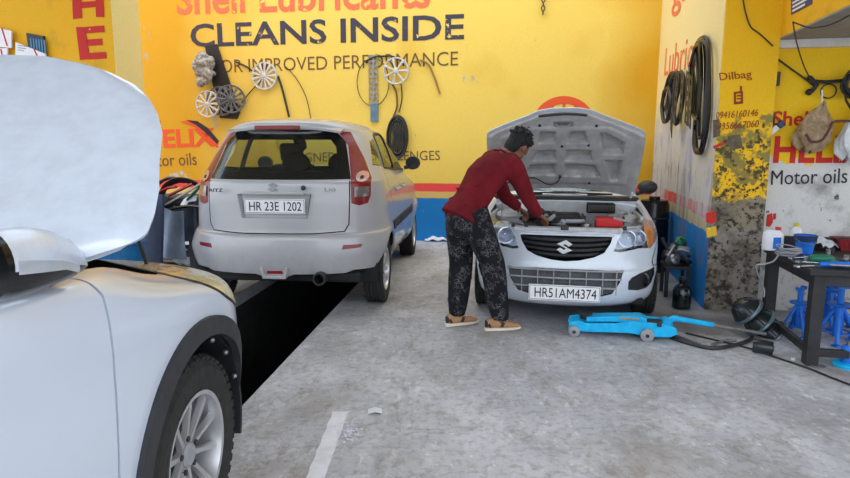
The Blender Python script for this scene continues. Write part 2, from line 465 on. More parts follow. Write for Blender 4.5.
m_clear = lens('clear_lens', (0.95, 0.97, 1.0), 0.05, 0.45)
m_bottle = lens('smoky_bottle_plastic', (0.45, 0.55, 0.58), 0.15, 0.5)
m_jblue = M_('turquoise_jack_paint', c8(0, 184, 246), 0.45, var=0.18, scale=16)
m_sblue = M_('blue_stand_paint', c8(16, 112, 216), 0.45, var=0.2, scale=16)
m_table = M_('greasy_black_table_steel', c8(44, 43, 46), 0.55, 0.2, scale=12, var=0.4, bump=0.15)
m_skin = M_('skin', c8(128, 84, 62), 0.55, var=0.08, scale=20)
m_hair = M_('black_hair', c8(12, 11, 12), 0.75, var=0.4, scale=60, bump=0.6)
def fabric(name, col, var=0.15, bump=0.5, scale=7):
    q = NT(name); n = q.noise(scale, 4, 0.5, (1, 1, 0.6)); f = q.noise(160, 2)
    q.base(q.mix(q.step(n, 0.3, 0.7), tuple(c * (1 - var) for c in col), tuple(min(1, c * (1 + var)) for c in col))).set(rough=0.9, spec=0.2)
    q.bump(q.math('ADD', n, q.math('MULTIPLY', f, 0.15)), bump, 0.03); return q.m
m_shirt = fabric('maroon_jersey', c8(108, 24, 32), 0.28, 0.6, 9)
def trousers_mat():
    q = NT('black_printed_trousers'); n = q.noise(5, 3)
    w = q.noise(26, 3, 0.5, None, 1.6); d = q.math('ABSOLUTE', q.math('SUBTRACT', w, 0.5))
    lines = q.step(d, 0.022, 0.010)
    gate = q.step(q.noise(11, 2), 0.47, 0.55)
    v = q.step(q.voro(17), 0.035, 0.015)
    k = q.math('MULTIPLY', q.math('MAXIMUM', lines, q.math('MULTIPLY', v, 0.6)), gate)
    q.base(q.mix(q.math('MULTIPLY', k, 0.5), q.mix(q.step(n, 0.3, 0.7), c8(22, 22, 26), c8(34, 33, 38)), c8(150, 148, 152))).set(rough=0.9, spec=0.2)
    q.bump(q.noise(9, 3, 0.5, (1, 1, 0.5)), 0.5, 0.03); return q.m
m_trou = trousers_mat()
def letter_mat(name, col, worn=0.62):
    q = NT(name); n = q.noise(9, 6, 0.65)
    q.base(q.mix(q.step(n, worn, worn + 0.03), col, YEL2)).set(rough=0.75); return q.m
m_tnavy = letter_mat('navy_sign_paint', c8(62, 60, 76)); m_tbrown = letter_mat('brown_sign_paint', c8(110, 82, 58), 0.68)
m_tred = letter_mat('red_sign_paint', c8(206, 42, 34), 0.66); m_tpink = letter_mat('faded_red_sign_paint', c8(238, 118, 78), 0.6)
m_torange = letter_mat('orange_red_sign_paint', c8(236, 92, 44), 0.68); m_tdark = letter_mat('dark_sign_paint', c8(52, 44, 52), 0.7)
m_tyel = letter_mat('yellow_patch_paint', c8(240, 190, 40), .56)
m_maroon = letter_mat('maroon_sign_paint', c8(150, 52, 28), 0.7)

# ================================================================== SETTING
HB = 12.0
BX, BY = heading(HB)
P_BACK = Plane((0.073, 8.683, 0), HB)
P_PIER = Plane((2.385, 4.992, 0), HB)
P_SIDE = Plane((2.385, 4.992, 0), HB, True)
P_REC = Plane(V((2.385, 4.992, 0)) + BY * 0.10, HB)
def floor_uv(p, u, v, z=0.0): return V(p) + BX * u + BY * v + V((0, 0, z))
def slab(name, p, u0, u1, v0, v1, z0, z1, mat):
    q = MB(); p = V((p[0], p[1], 0))
    vs = [floor_uv(p, u, v, z) for z in (z0, z1) for v in (v0, v1) for u in (u0, u1)]
    q.add(vs, [(0, 1, 3, 2), (4, 5, 7, 6), (0, 1, 5, 4), (2, 3, 7, 6), (0, 2, 6, 4), (1, 3, 7, 5)])
    return struct(obj(name, q, mat, smooth=None))
PB = V((2.385, 4.992, 0))
pr = P_PIER.hit(765.5, 200); PIERW = (pr - PB).dot(BX)
DB = (P_BACK.o - PB).dot(BY)                   # pier front to back wall
LTOP = 5.2
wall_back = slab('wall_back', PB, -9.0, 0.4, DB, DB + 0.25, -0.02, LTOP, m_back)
wall_right = slab('wall_right', PB, 0.0, PIERW * 0.6, 0.004, DB, -0.02, LTOP, m_side)
pier = slab('trim_pier', PB, 0.004, PIERW, -0.012, 0.16, -0.02, LTOP, m_pier)
wall_recess = slab('wall_recess', PB, PIERW * 0.6, 5.0, 0.10, 0.35, -0.02, 2.5, m_recess)
# left pier with its pale inner face and the wall beside it
lp = P_PIER.hit(112, 10); lu = (lp - PB).dot(BX)
lp0 = P_PIER.hit(67, 10); lu0 = (lp0 - PB).dot(BX)
pier_l = slab('trim_left_pier', PB, lu0, lu - 0.012, 0.0, 0.40, -0.02, LTOP, m_yel)
pier_lf = slab('trim_left_pier_face', PB, lu - 0.012, lu, 0.002, 0.40, -0.02, LTOP, m_pale)
wall_front = slab('wall_left', PB, -9.0, lu0, 0.10, 0.30, -0.02, LTOP, m_yel)
# the side room on the right: soffit, white beam under it, yellow wall above the opening
zs = P_PIER.hit(773, 38).z; zb = P_PIER.hit(773, 47.5).z
lin = slab('wall_lintel', PB, PIERW, PIERW + 0.14, -1.35, 0.10, zs, LTOP, m_yel)
sof = slab('ceiling_side_room', PB, PIERW + 0.001, 5.0, -1.35, 0.34, zs - 0.012, zs - .001, m_soffit)
beam = slab('trim_beam', PB, PIERW + 0.002, 5.0, 0.02, 0.10, zb, zs - 0.013, m_band)
# floor with the inspection pit
pu, pv = heading(6.0)
pc = V((-0.835, 4.5, 0))                        # right lip of the pit
pit_poly = [pc + pv * a + pu * b for a, b in ((-1.62, 0), (3.6, 0), (3.6, -1.04), (-1.62, -1.04))]
q = MB(); q.box((0, 3, -0.06), (22, 20, 0.12))
cut = MB(); cut.prism([(p.x, p.y) for p in pit_poly], 'z', -1, 1)
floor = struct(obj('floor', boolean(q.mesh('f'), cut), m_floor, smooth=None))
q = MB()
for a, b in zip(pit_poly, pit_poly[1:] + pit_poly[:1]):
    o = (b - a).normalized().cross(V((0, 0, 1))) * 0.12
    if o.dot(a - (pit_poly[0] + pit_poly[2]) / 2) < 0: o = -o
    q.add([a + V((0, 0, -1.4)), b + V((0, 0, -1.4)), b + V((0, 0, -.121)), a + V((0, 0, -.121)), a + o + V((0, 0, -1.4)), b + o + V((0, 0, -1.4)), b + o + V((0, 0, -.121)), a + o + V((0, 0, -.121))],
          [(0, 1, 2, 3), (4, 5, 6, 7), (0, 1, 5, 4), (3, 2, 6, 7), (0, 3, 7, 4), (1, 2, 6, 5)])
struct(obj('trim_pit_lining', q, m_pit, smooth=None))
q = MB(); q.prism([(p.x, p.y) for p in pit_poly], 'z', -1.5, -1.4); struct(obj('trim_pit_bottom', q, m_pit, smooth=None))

ceil = slab('ceiling_sky_block', PB, -9.0, 5.0, -7.6, 0.0, LTOP, LTOP + 0.15, m_soffit)  # unseen roof over the camera side, lengthened to block sky light
# ---- painted lettering on the walls
def wtext(s, pl, bl, br, hpx, mat, parent, bold=0.0, name='painted_lettering', shear=0.0, off=0.003, space=1.0):
    a = pl.hit(*bl, off); b = pl.hit(*br, off); c = pl.hit(bl[0], bl[1] - hpx, off)
    x = (b - a); w = x.length; x.normalize(); y = pl.n.cross(x)
    m = Matrix((x, y, pl.n)).transposed().to_4x4(); m.translation = a
    me = text_mesh(s, w, abs((c - a).z), bold, 0.0015, None, shear, space)
    o = obj(name, me, mat, parent, smooth=None, M=m); return o
def wpoly(mb, pl, pts, off=0.003, t=0.0015):
    P = [pl.hit(*p, off) for p in pts]; k = len(P)
    mb.add([p + pl.n * t for p in P] + [p - pl.n * t for p in P], [tuple(range(k)), tuple(range(k, 2 * k))[::-1]] + [(i, (i + 1) % k, k + (i + 1) % k, k + i) for i in range(k)])
    return mb
wtext('Shell Lubricants', P_BACK, (177, 15), (430, 8), 32, m_tpink, wall_back, 0.02)
wtext('CLEANS INSIDE', P_BACK, (191, 47.5), (464, 39.5), 23.5, m_tnavy, wall_back, 0.018)
wtext('FOR IMPROVED PERFORMANCE', P_BACK, (214, 73), (458, 65.5), 13, m_tbrown, wall_back, -0.004)
wtext('DESIGNED FOR CHALLENGES', P_BACK, (283, 162), (440, 160), 9, m_tbrown, wall_back, -0.004)
wtext('SHELL', P_BACK, (128, 123), (161, 122), 8, m_tred, wall_back, 0.0)
wtext('HELIX', P_BACK, (145, 148), (216, 146.5), 18, m_torange, wall_back, 0.03)
wtext('Motor oils', P_BACK, (141, 167), (197, 165), 12, m_tbrown, wall_back, 0.0)
q = MB(); wpoly(q, P_BACK, [(180, 121.5), (190, 120), (201, 124), (212, 134), (220, 146), (217, 148), (207, 137), (196, 128)])
obj('painted_swoosh', q, m_torange, wall_back, smooth=None)
q = MB(); wpoly(q, P_BACK, [(186, 120), (197, 121), (208, 128), (219, 141), (217, 144), (205, 132), (196, 125)], 0.005)
obj('painted_swoosh', q, m_tdark, wall_back, smooth=None)
# painted sunburst emblem half hidden by the raised bonnet
q = MB(); arc = [(564 + 32 * cos(a) * s, 126 - 30 * sin(a) * s) for s, rng in ((1.0, range(0, 19)), (0.74, range(18, -1, -1))) for a in [pi * i / 18 for i in rng]]
for i in range(18):
    a0, a1 = pi * i / 18, pi * (i + 1) / 18
    wpoly(q, P_BACK, [(564 + 32 * cos(a) * s, 126 - 30 * sin(a) * s) for a, s in ((a0, 1), (a1, 1), (a1, .74), (a0, .74))])
for a in (0.55, 1.05, 1.57, 2.1, 2.6):
    d = 0.07
    wpoly(q, P_BACK, [(564 + 32 * cos(a - d) * .78, 126 - 30 * sin(a - d) * .78), (564 + 32 * cos(a + d) * .78, 126 - 30 * sin(a + d) * .78), (564 + 32 * cos(a + d) * .2, 126 - 30 * sin(a + d) * .2), (564 + 32 * cos(a - d) * .2, 126 - 30 * sin(a - d) * .2)])
obj('painted_emblem', q, m_torange, wall_back, smooth=None)
wtext('gns', P_SIDE, (671, 18), (702, 6), 32, m_tpink, wall_right, 0.01, off=0.004)
wtext('Lubrica', P_SIDE, (664, 76), (698, 66), 26, m_tpink, wall_right, 0.0, off=0.004)
wtext('Dilbag', P_PIER, (719, 83), (752, 80), 10, m_maroon, pier, 0.0, shear=-0.1, off=0.016)
wtext('09416160146', P_PIER, (716, 119), (758, 116), 7, m_maroon, pier, -0.005, shear=0.2, off=0.016)
wtext('9356667060', P_PIER, (718, 130), (759, 127), 7, m_maroon, pier, -0.005, shear=0.2, off=0.016)
q = MB()
for poly in ([(734, 92), (743, 91), (743, 93), (734, 94)], [(734, 93), (736, 93), (736, 104), (734, 104)], [(741, 92), (743, 92), (743, 103), (741, 103)], [(734, 102), (743, 101), (743, 103.5), (734, 104.5)], [(740, 86), (742, 86), (742, 92), (740, 92)], [(737, 95), (741, 95), (741, 96.5), (737, 96.5)], [(737, 98), (741, 98), (741, 99.5), (737, 99.5)]):
    wpoly(q, P_PIER, poly, 0.016)
obj('painted_bottle_sketch', q, m_maroon, pier, smooth=None)
wtext('Shell', P_REC, (772, 126), (812, 126), 15, m_tred, wall_recess, 0.02)
wtext('HELIX', P_REC, (773, 163), (868, 163), 27, m_tred, wall_recess, 0.03)
wtext('Motor oils', P_REC, (771, 185), (847, 183), 14.5, m_tdark, wall_recess, 0.0)
P_LP = Plane(PB, HB)
def block_letters(name, pl, polys, mat, parent):
    q = MB()
    for p in polys: wpoly(q, pl, p, 0.005)
    return obj(name, q, mat, parent, smooth=None)
block_letters('painted_letter', P_LP, [[(72, -8), (81, -9), (82, 18), (73, 19)], [(95, -11), (103, -12), (104, 17), (96, 17)], [(81, 2), (96, 1), (96, 7), (81, 8)]], m_tred, pier_l)
block_letters('painted_letter', P_LP, [[(76, 27), (85, 27), (90, 59), (80, 60)], [(84, 27), (104, 25.5), (104.5, 32), (85, 33.5)], [(86, 39.5), (102, 38.5), (102.5, 45), (87, 46)], [(88, 53), (106, 52), (106.5, 58.5), (89, 59.5)]], m_tred, pier_l)
# dark patches where paint came off the pier, kept as flat flakes of cement
q = MB(); wpoly(q, P_PIER, [(728, 136), (740, 134), (743, 148), (731, 150), (727, 143)], 0.0135)
wpoly(q, P_PIER, [(713, 120), (719, 119), (720, 136), (713, 138)], 0.0135)
q2 = MB(); wpoly(q2, P_PIER, [(706, 213), (715, 211), (717, 221), (711, 224), (706, 222)], 0.0135); obj('red_paint_patch', q2, m_tred, pier, smooth=None)
q2 = MB(); wpoly(q2, P_PIER, [(706, 228), (716, 226), (717, 235), (707, 238)], 0.0135); obj('yellow_paint_patch', q2, m_tyel, pier, smooth=None)
q2 = MB(); wpoly(q2, P_PIER, [(713, 146), (724, 142), (725, 144), (714, 149)], 0.0145); obj('red_paint_stroke', q2, m_tred, pier, smooth=None)
q2 = MB(); wpoly(q2, P_REC, [(767, 215), (772, 213), (773, 222), (770, 227), (766, 226)], 0.003); wpoly(q2, P_REC, [(773, 214), (776, 213), (776, 219), (773, 220)], 0.003); obj('red_paint_patch', q2, m_tred, wall_recess, smooth=None)
obj('bare_cement_patch', q, M_('bare_cement', c8(104, 92, 74), 0.9, var=0.3, scale=30), pier, smooth=None)

# ================================================================== CARS
def catmull(rows, sub):
    out = []; k = len(rows)
    for i in range(k - 1):
        p0, p1, p2, p3 = rows[max(i - 1, 0)], rows[i], rows[i + 1], rows[min(i + 2, k - 1)]
        for j in range(sub):
            t = j / sub
            r = []
            for a, b, c, d in zip(p0, p1, p2, p3):
                v = 0.5 * (2 * b + (c - a) * t + (2 * a - 5 * b + 4 * c - d) * t * t + (3 * b - a - 3 * c + d) * t ** 3)
                lo, hi = min(b, c), max(b, c); r.append(min(max(v, lo), hi))
            out.append(r)
    out.append(list(rows[-1])); return out
def outline(w, yn, yf, Ln, nn, Lf, nf, N):
    pts = []; K = 90
    h = (yf - yn) * 0.48
    Ln = min(Ln, h); Lf = min(Lf, h)
    for i in range(K + 1):
        a = pi * i / K; c, s = cos(a), sin(a)
        pts.append((w * math.copysign(abs(c) ** (2 / nn), c), yn + Ln * (1 - abs(s) ** (2 / nn))))
    for i in range(K + 1):
        a = pi * i / K; c, s = -cos(a), sin(a)
        pts.append((w * math.copysign(abs(c) ** (2 / nf), c), yf - Lf * (1 - abs(s) ** (2 / nf))))
    # densify sides and resample evenly, beginning at the middle of the +x side
    ym = (yn + yf) / 2
    pts = [(w, ym)] + pts[:K + 1] + [(-w, ym)] + pts[K + 1:] + [(w, ym)]
    L = [0]
    for a, b in zip(pts, pts[1:]): L.append(L[-1] + sqrt((a[0] - b[0]) ** 2 + (a[1] - b[1]) ** 2))
    out = []; j = 0
    for i in range(N):
        t = L[-1] * i / N
        while L[j + 1] < t: j += 1
        f = (t - L[j]) / max(1e-9, L[j + 1] - L[j]); a, b = pts[j], pts[j + 1]
        out.append((a[0] + (b[0] - a[0]) * f, a[1] + (b[1] - a[1]) * f))
    return out
def car_rings(levels, ends, N=120, sub=4, post=None):
    """levels: (z, half width, near y, far y)"""
    R = []
    for z, w, yn, yf in catmull(levels, sub):
        r = [V((x, y, z)) for x, y in outline(w, yn, yf, *ends, N)]
        if post: r = [post(v) for v in r]
        R.append(r)
    return R
def ring_normals(R):
    n = len(R[0]); out = []
    for i in range(len(R)):
        row = []
        for j in range(n):
            a = R[i][(j + 1) % n] - R[i][j - 1]; b = R[min(i + 1, len(R) - 1)][j] - R[max(i - 1, 0)][j]
            c = b.cross(a); row.append(c.normalized() if c.length > 1e-9 else V((0, 0, 1)))
        out.append(row)
    # orient outwards
    m = len(R) // 3
    ctr = sum(R[m], V()) / n
    if out[m][0].dot(R[m][0] - ctr) < 0: out = [[-v for v in r] for r in out]
    return out
def car_shell(R, o=0.0, t=0.014):
    """closed hollow shell between offsets o (outside) and o-t (inside); slot 0 paint, slot 1 lining"""
    Nn = ring_normals(R)
    A = [[p + d * o for p, d in zip(r, q)] for r, q in zip(R, Nn)]
    B = [[p + d * (o - t) for p, d in zip(r, q)] for r, q in zip(R, Nn)]
    a = MB().loft(A).mesh('a'); 
    q = MB(); q.m = 1; q.loft(B); b = q.mesh('b')
    bm = bmesh.new(); bm.from_mesh(b)
    bmesh.ops.reverse_faces(bm, faces=bm.faces); bm.to_mesh(b); bm.free()
    bm = bmesh.new(); bm.from_mesh(a); bm.from_mesh(b); me = bpy.data.meshes.new('shell'); bm.to_mesh(me); bm.free()
    return me
def area(me): return sum(p.area for p in me.polygons)
def cut_all(me, cutters):
    for c in cutters:
        a0 = area(me)
        for k in range(5):
            if k:                                        # nudge a cutter that met the shell exactly on an edge
                d = V((.0007, -.0009, .0006)) * k * (-1) ** k
                c.v = [v * (1 + .0006 * k) + d for v in c.v]
            new = boolean(me.copy(), c); a1 = area(new)
            if a1 > a0 * .72 and abs(a1 - a0) > 1e-5: me = new; break
        else: print('CUT FAILED', a0, a1)
    return me
def PR_(P, ax, lo, hi): return MB().prism(P, ax, lo, hi)
def ST_(L, w, ax, lo, hi, closed=False): return MB().strip(L, w, ax, lo, hi, closed)
def piece(shell, cutter): return boolean(shell.copy(), cutter, 'INTERSECT')

def make_wheel(parent, c, rt, rr, wd, side, spokes=7, steer=0, sw=1.0):
    """wheel with its axle along x; side +1: outer face towards +x"""
    o = bpy.data.objects.new('wheel', None); COL.objects.link(o); o.parent = parent
    o.matrix_local = Matrix.Translation(V(c)) @ Matrix.Rotation(radians(steer), 4, 'Z') @ Matrix.Rotation(pi / 2 * side, 4, 'Y')
    h = wd / 2                                      # local z = outward
    prof = [(rr, -h * .9), (rr + .02, -h), (rt - .035, -h * 1.02), (rt - .012, -h * .86), (rt - .002, -h * .7)]
    for k in range(4):
        z0 = -h * .6 + k * h * .36
        prof += [(rt, z0), (rt, z0 + h * .22), (rt - .009, z0 + h * .24), (rt - .009, z0 + h * .33)]
    prof += [(rt, h * .78), (rt - .012, h * .88), (rt - .035, h * 1.03), (rr + .025, h), (rr, h * .9)]
    q = MB(); q.lathe(prof, 48, closed=True); 
    for k in range(48):                             # shoulder tread blocks
        a = 2 * pi * k / 48
        for s in (-1, 1):
            q.box((rt - .004) * V((cos(a), sin(a), 0)) + V((0, 0, s * h * .83)), (.016, rt * .085, h * .22), Matrix.Rotation(a, 3, 'Z') @ Matrix.Rotation(-s * .5, 3, 'Y'))
    obj('tyre', q, m_rub, o, 30)
    q = MB(); q.lathe([(rr * .98, -h * .8), (rr * .98, h * .8), (rr * 1.02, h * .97), (rr * .95, h * .95), (rr * .9, h * .6), (rr * .88, -h * .8)], 40, closed=True)
    obj('rim', q, m_alloy, o, 35)
    q = MB(); q.lathe([(0.001, -h * .3), (rr * .92, -h * .3), (rr * .92, -h * .36), (0.001, -h * .36)], 32); obj('brake_disc', q, m_dsteel, o, 35)
    q = MB()
    for k in range(spokes):
        a = 2 * pi * k / spokes
        R = Matrix.Rotation(a, 4, 'Z'); d = .5
        ring = []
        for t, wv, zz in ((.12, .055, .55), (.45, .06 * d * 1.1, .66), (.8, .085 * d, .78), (.97, .10 * d, .80)):
            x = rr * t; wv = wv * rr / .2 * sw; z = h * zz
            ring.append([R @ V(p) for p in ((x, -wv / 2, z - .02), (x, wv / 2, z - .02), (x, wv * .38, z), (x, -wv * .38, z))])
        q.loft(ring)
    obj('spokes', q, m_alloy, o, 30)
    q = MB(); q.lathe([(0.001, h * .72), (rr * .16, h * .70), (rr * .2, h * .62), (rr * .21, h * .3), (0.001, h * .3)], 20); obj('hub_cap', q, m_grey, o, 35)
    for k in range(5):
        q = MB()
        a = 2 * pi * (k + .5) / 5; c0 = V((cos(a), sin(a), 0)) * rr * .27
        q.cyl(c0 + V((0, 0, h * .3)), c0 + V((0, 0, h * .66)), .011, n=6)
        obj('wheel_nut', q, m_dsteel, o, 30)
    return o
def number_plate(parent, c, s, w, h, face, chars_w=0.86, R=None):
    """plate centred at c in the parent's frame, its face towards -y"""
    m = Matrix.Translation(V(c)) @ Matrix.Rotation(pi / 2, 4, 'X')
    if R is not None: m = Matrix.Translation(V(c)) @ R @ Matrix.Rotation(pi / 2, 4, 'X')
    q = MB(); q.box((0, 0, 0), (w, h, .006)); o = obj('number_plate', q, m_plate, parent, None, .002, M=m)
    me = text_mesh(s, w * chars_w, h * .60, 0.0, .0012, Matrix.Translation((-w * chars_w / 2 + w * .015, -h * .30, .0045)))
    obj('plate_lettering', me, m_ink, o, None)
    q = MB(); q.strip([(-w / 2 + .008, -h / 2 + .008), (w / 2 - .008, -h / 2 + .008), (w / 2 - .008, h / 2 - .008), (-w / 2 + .008, h / 2 - .008)], .0015, 'z', .003, .0042, True)
    obj('plate_border', q, m_ink, o, None)
    return o
def s_emblem(parent, c, w, h, R=None, name='emblem', mat=None):
    m = Matrix.Translation(V(c)) @ (R if R is not None else Matrix.Identity(4)) @ Matrix.Rotation(pi / 2, 4, 'X')
    pts = [(-.50, .14), (.02, .50), (.50, .16), (.30, .02), (.04, .20), (-.10, .10), (.50, -.28), (.02, -.50) , (-.50, -.16), (-.30, -.02), (-.04, -.20), (.10, -.10)]
    pts = [(.08, .50), (.50, .20), (.27, .04), (.03, .21), (-.10, .12), (.50, -.22), (.50, -.24), (-.08, -.50), (-.50, -.20), (-.27, -.04), (-.03, -.21), (.10, -.12), (-.50, .22), (-.50, .24)]
    pts = [(x * w, y * h) for i, (x, y) in enumerate(pts) if i not in (6, 13)]
    q = MB(); q.prism(pts, 'z', -.004, .006); return obj(name, q, mat or m_chrome, parent, None, .002, M=m)

# ------------------------------------------------------------------ silver hatchback over the pit (seen from behind)
RH = 5.0
hatch = thing('hatchback_car', 'silver hatchback seen from behind with plate HR 23E 1202 parked over the pit', 'car', (-1.215, 4.72, 0), -radians(RH)); hatch.scale = (1, 1, 1.018)
Lv = [(.26, .74, .16, 3.50), (.30, .77, .06, 3.60), (.36, .80, .025, 3.66), (.50, .835, .0, 3.70), (.60, .842, .004, 3.70), (.655, .842, .02, 3.68), (.675, .84, .055, 3.67),
      (.78, .838, .058, 3.62), (.90, .832, .062, 3.50), (.97, .826, .066, 3.20), (1.02, .818, .070, 2.90), (1.07, .808, .078, 2.74), (1.10, .798, .105, 2.68), (1.25, .750, .215, 2.42), (1.38, .698, .29, 2.18),
      (1.46, .655, .335, 2.02), (1.51, .60, .32, 1.90), (1.545, .525, .325, 1.76), (1.570, .45, .42, 1.6), (1.588, .34, .58, 1.45), (1.597, .2, .8, 1.3)]
def flare(cs, r=.36, amt=.022, bulge=None):
    def f(v):
        if bulge:
            yb, zb, am = bulge
            k = max(0, 1 - abs(v.z - .45) / .22) * max(0, 1 - abs(v.y - yb) / .55)
            if abs(v.x) > .3: v = V((v.x + math.copysign(am * min(1, k * 2), v.x), v.y, v.z))
        for cy in cs:
            d = sqrt((v.y - cy) ** 2 + (v.z - .29) ** 2)
            k = max(0, 1 - abs(d - r * .95) / .16)
            if abs(v.x) > .5: v = V((v.x + math.copysign(amt * k * k * (3 - 2 * k), v.x), v.y, v.z))
        return v
    return f
R = car_rings(Lv, (.62, 2.5, .75, 2.3), 132, 4, flare((.63, 2.99), bulge=(.25, .45, .03)))
S0 = car_shell(R); body = S0.copy()
TL = [(.445, 1.475), (.535, 1.475), (.655, 1.27), (.735, 1.10), (.738, .96), (.72, .90), (.66, .885), (.602, .905), (.592, 1.10), (.535, 1.36)]
mir = lambda P: [(-x, y) for x, y in P][::-1]
RW = [(-.592, 1.095), (.592, 1.095), (.512, 1.40), (.43, 1.475), (.25, 1.488), (-.25, 1.488), (-.43, 1.475), (-.512, 1.40)]
WS = [(-.66, 1.12), (.66, 1.12), (.56, 1.44), (.5, 1.47), (-.5, 1.47), (-.56, 1.44)]
SWF = [(1.44, 1.13), (2.50, 1.09), (2.18, 1.33), (1.98, 1.44), (1.80, 1.468), (1.44, 1.475)]
SWR = [(.80, 1.17), (1.37, 1.135), (1.37, 1.475), (1.02, 1.47), (.90, 1.44)]
SWQ = [(.52, 1.20), (.76, 1.175), (.84, 1.42), (.70, 1.40)]
REFL = [(.54, .548), (.68, .556), (.69, .582), (.55, .584)]
PR = [(-.30, .985), (.30, .985), (.27, .795), (-.27, .795)]
FOG = [(-.10, .415), (.10, .415), (.075, .335), (-.075, .335)]
cuts = [PR_(TL, 'y', -.3, .62), PR_(mir(TL), 'y', -.3, .62), PR_(RW, 'y', -.3, .70), PR_(WS, 'y', 1.85, 3.2)]
for P in (SWF, SWR, SWQ): cuts += [PR_(P, 'x', .3, 1.1), PR_(P, 'x', -1.1, -.3)]
cuts += [PR_(REFL, 'y', -.3, .5), PR_(mir(REFL), 'y', -.3, .5), PR_(PR, 'y', -.3, .35), PR_([(-1, .1), (1, .1), (1, .372), (.62, .372), (.56, .352), (.16, .352), (.10, .33), (-.10, .33), (-.16, .352), (-.56, .352), (-.62, .372), (-1, .372)], 'y', -.3, .30)]
for cy in (.63, 2.99):
    for s in (-1, 1): cuts.append(MB().cyl((s * .50, cy, .29), (s * 1.1, cy, .29), .335, n=40))
# shut lines: tailgate, bumper edge, doors
cuts.append(ST_([(-.585, 1.085), (-.59, .95), (-.583, .74), (-.55, .685), (-.3, .672), (.3, .672), (.55, .685), (.583, .74), (.59, .95), (.585, 1.085)], .0045, 'y', -.3, .30))
for s in (-1, 1):
    lo, hi = (.5, 1.1) if s > 0 else (-1.1, -.5)
    cuts += [ST_([(1.405, 1.50), (1.405, 1.0), (1.41, .42)], .005, 'x', lo, hi), ST_([(2.42, 1.13), (2.56, .95), (2.55, .42)], .005, 'x', lo, hi), ST_([(.72, 1.16), (.98, .80), (1.08, .45)], .005, 'x', lo, hi)]
body = cut_all(body, cuts)
obj('body', body, [m_silver, m_dark], hatch, 32)
S_out = car_shell(R, .007, .016); S_out2 = car_shell(R, .011, .02)
def circ(x, y, r, n=20, sq=1.0): return [(x + r * cos(2 * pi * i / n), y + r * sq * sin(2 * pi * i / n)) for i in range(n)]
for s in (1, -1):
    f = (lambda P: P) if s > 0 else mir
    q = MB(); q.prism(f(TL), 'y', -.3, .62); l = obj('tail_lamp', piece(S0, q), [m_redlamp, m_dark], hatch, 32)
    q = MB(); q.prism(f([(min(x, .728), z) for x, z in circ(.672, 1.115, .046, 20, .95)]), 'y', -.3, .5); obj('indicator_lens', piece(S_out, q), [m_clearlamp] * 2, l, 32)
    q = MB(); q.prism(f(circ(.672, 1.11, .014, 14)), 'y', -.3, .5); obj('indicator_bulb', piece(S_out2, q), [m_trim] * 2, l, 32)
    q = MB(); q.prism(f([(.622, 1.035), (.728, 1.035), (.728, .955), (.625, .955)]), 'y', -.3, .42); obj('reversing_lens', piece(S_out, q), [m_smoke] * 2, l, 32)
    q = MB(); q.prism(f(REFL), 'y', -.3, .5); obj('reflector', piece(S0, q), [m_redlamp, m_dark], hatch, 32)
# glazing
q = MB(); q.prism(RW, 'y', -.3, .70); obj('tailgate_glass', piece(car_shell(R, -.001, .004), q), [m_tint] * 2, hatch, 32)
RWi = [(-.50, 1.125), (.50, 1.125), (.455, 1.33), (.40, 1.425), (-.40, 1.425), (-.455, 1.33)]
def blend(P, Q, t): return [(a[0] * (1 - t) + b[0] * t, a[1] * (1 - t) + b[1] * t) for a, b in zip(P, Q)]
mid = [((a + b) / 2) for a, b in ((0, 0),)]
rb = [(-.545, 1.112), (.545, 1.112), (.485, 1.37), (.42, 1.450), (-.42, 1.450), (-.485, 1.37)]
q = MB(); q.strip(rb, .042, 'y', -.3, .70, True); obj('glass_border', piece(car_shell(R, -.002, .006), q), [m_black] * 2, hatch, 32)
q = MB(); q.prism(WS, 'y', 1.85, 3.2); obj('windscreen', piece(car_shell(R, -.001, .004), q), [m_glass] * 2, hatch, 32)
thin = car_shell(R, -.001, .005)
for P in (SWF, SWR, SWQ):
    for lo, hi in ((.3, 1.1), (-1.1, -.3)):
        q = MB(); q.prism(P, 'x', lo, hi); obj('side_glass', piece(thin, q), [m_tint] * 2, hatch, 32)
for lo, hi in ((.3, 1.1), (-1.1, -.3)):                       # black pillar and window rubber
    q = MB(); q.prism([(1.375, 1.12), (1.435, 1.12), (1.435, 1.485), (1.375, 1.485)], 'x', lo, hi)
    obj('pillar_trim', piece(S_out, q), [m_black] * 2, hatch, 32)
    q = MB()
    for P in (SWF, SWR): q.strip(P, .009, 'x', lo, hi, True)
    obj('window_rubber', piece(S_out, q), [m_trim] * 2, hatch, 32)
    q = MB(); q.prism([(.95, .60), (1.39, .60), (1.39, .68), (.92, .68)], 'x', lo * 1.9 if lo > 0 else lo, hi if lo > 0 else -.57); q.prism([(1.42, .60), (2.5, .60), (2.52, .68), (1.42, .68)], 'x', lo * 1.9 if lo > 0 else lo, hi if lo > 0 else -.57)
    obj('side_moulding', piece(S_out2, q), [m_trim] * 2, hatch, 32)
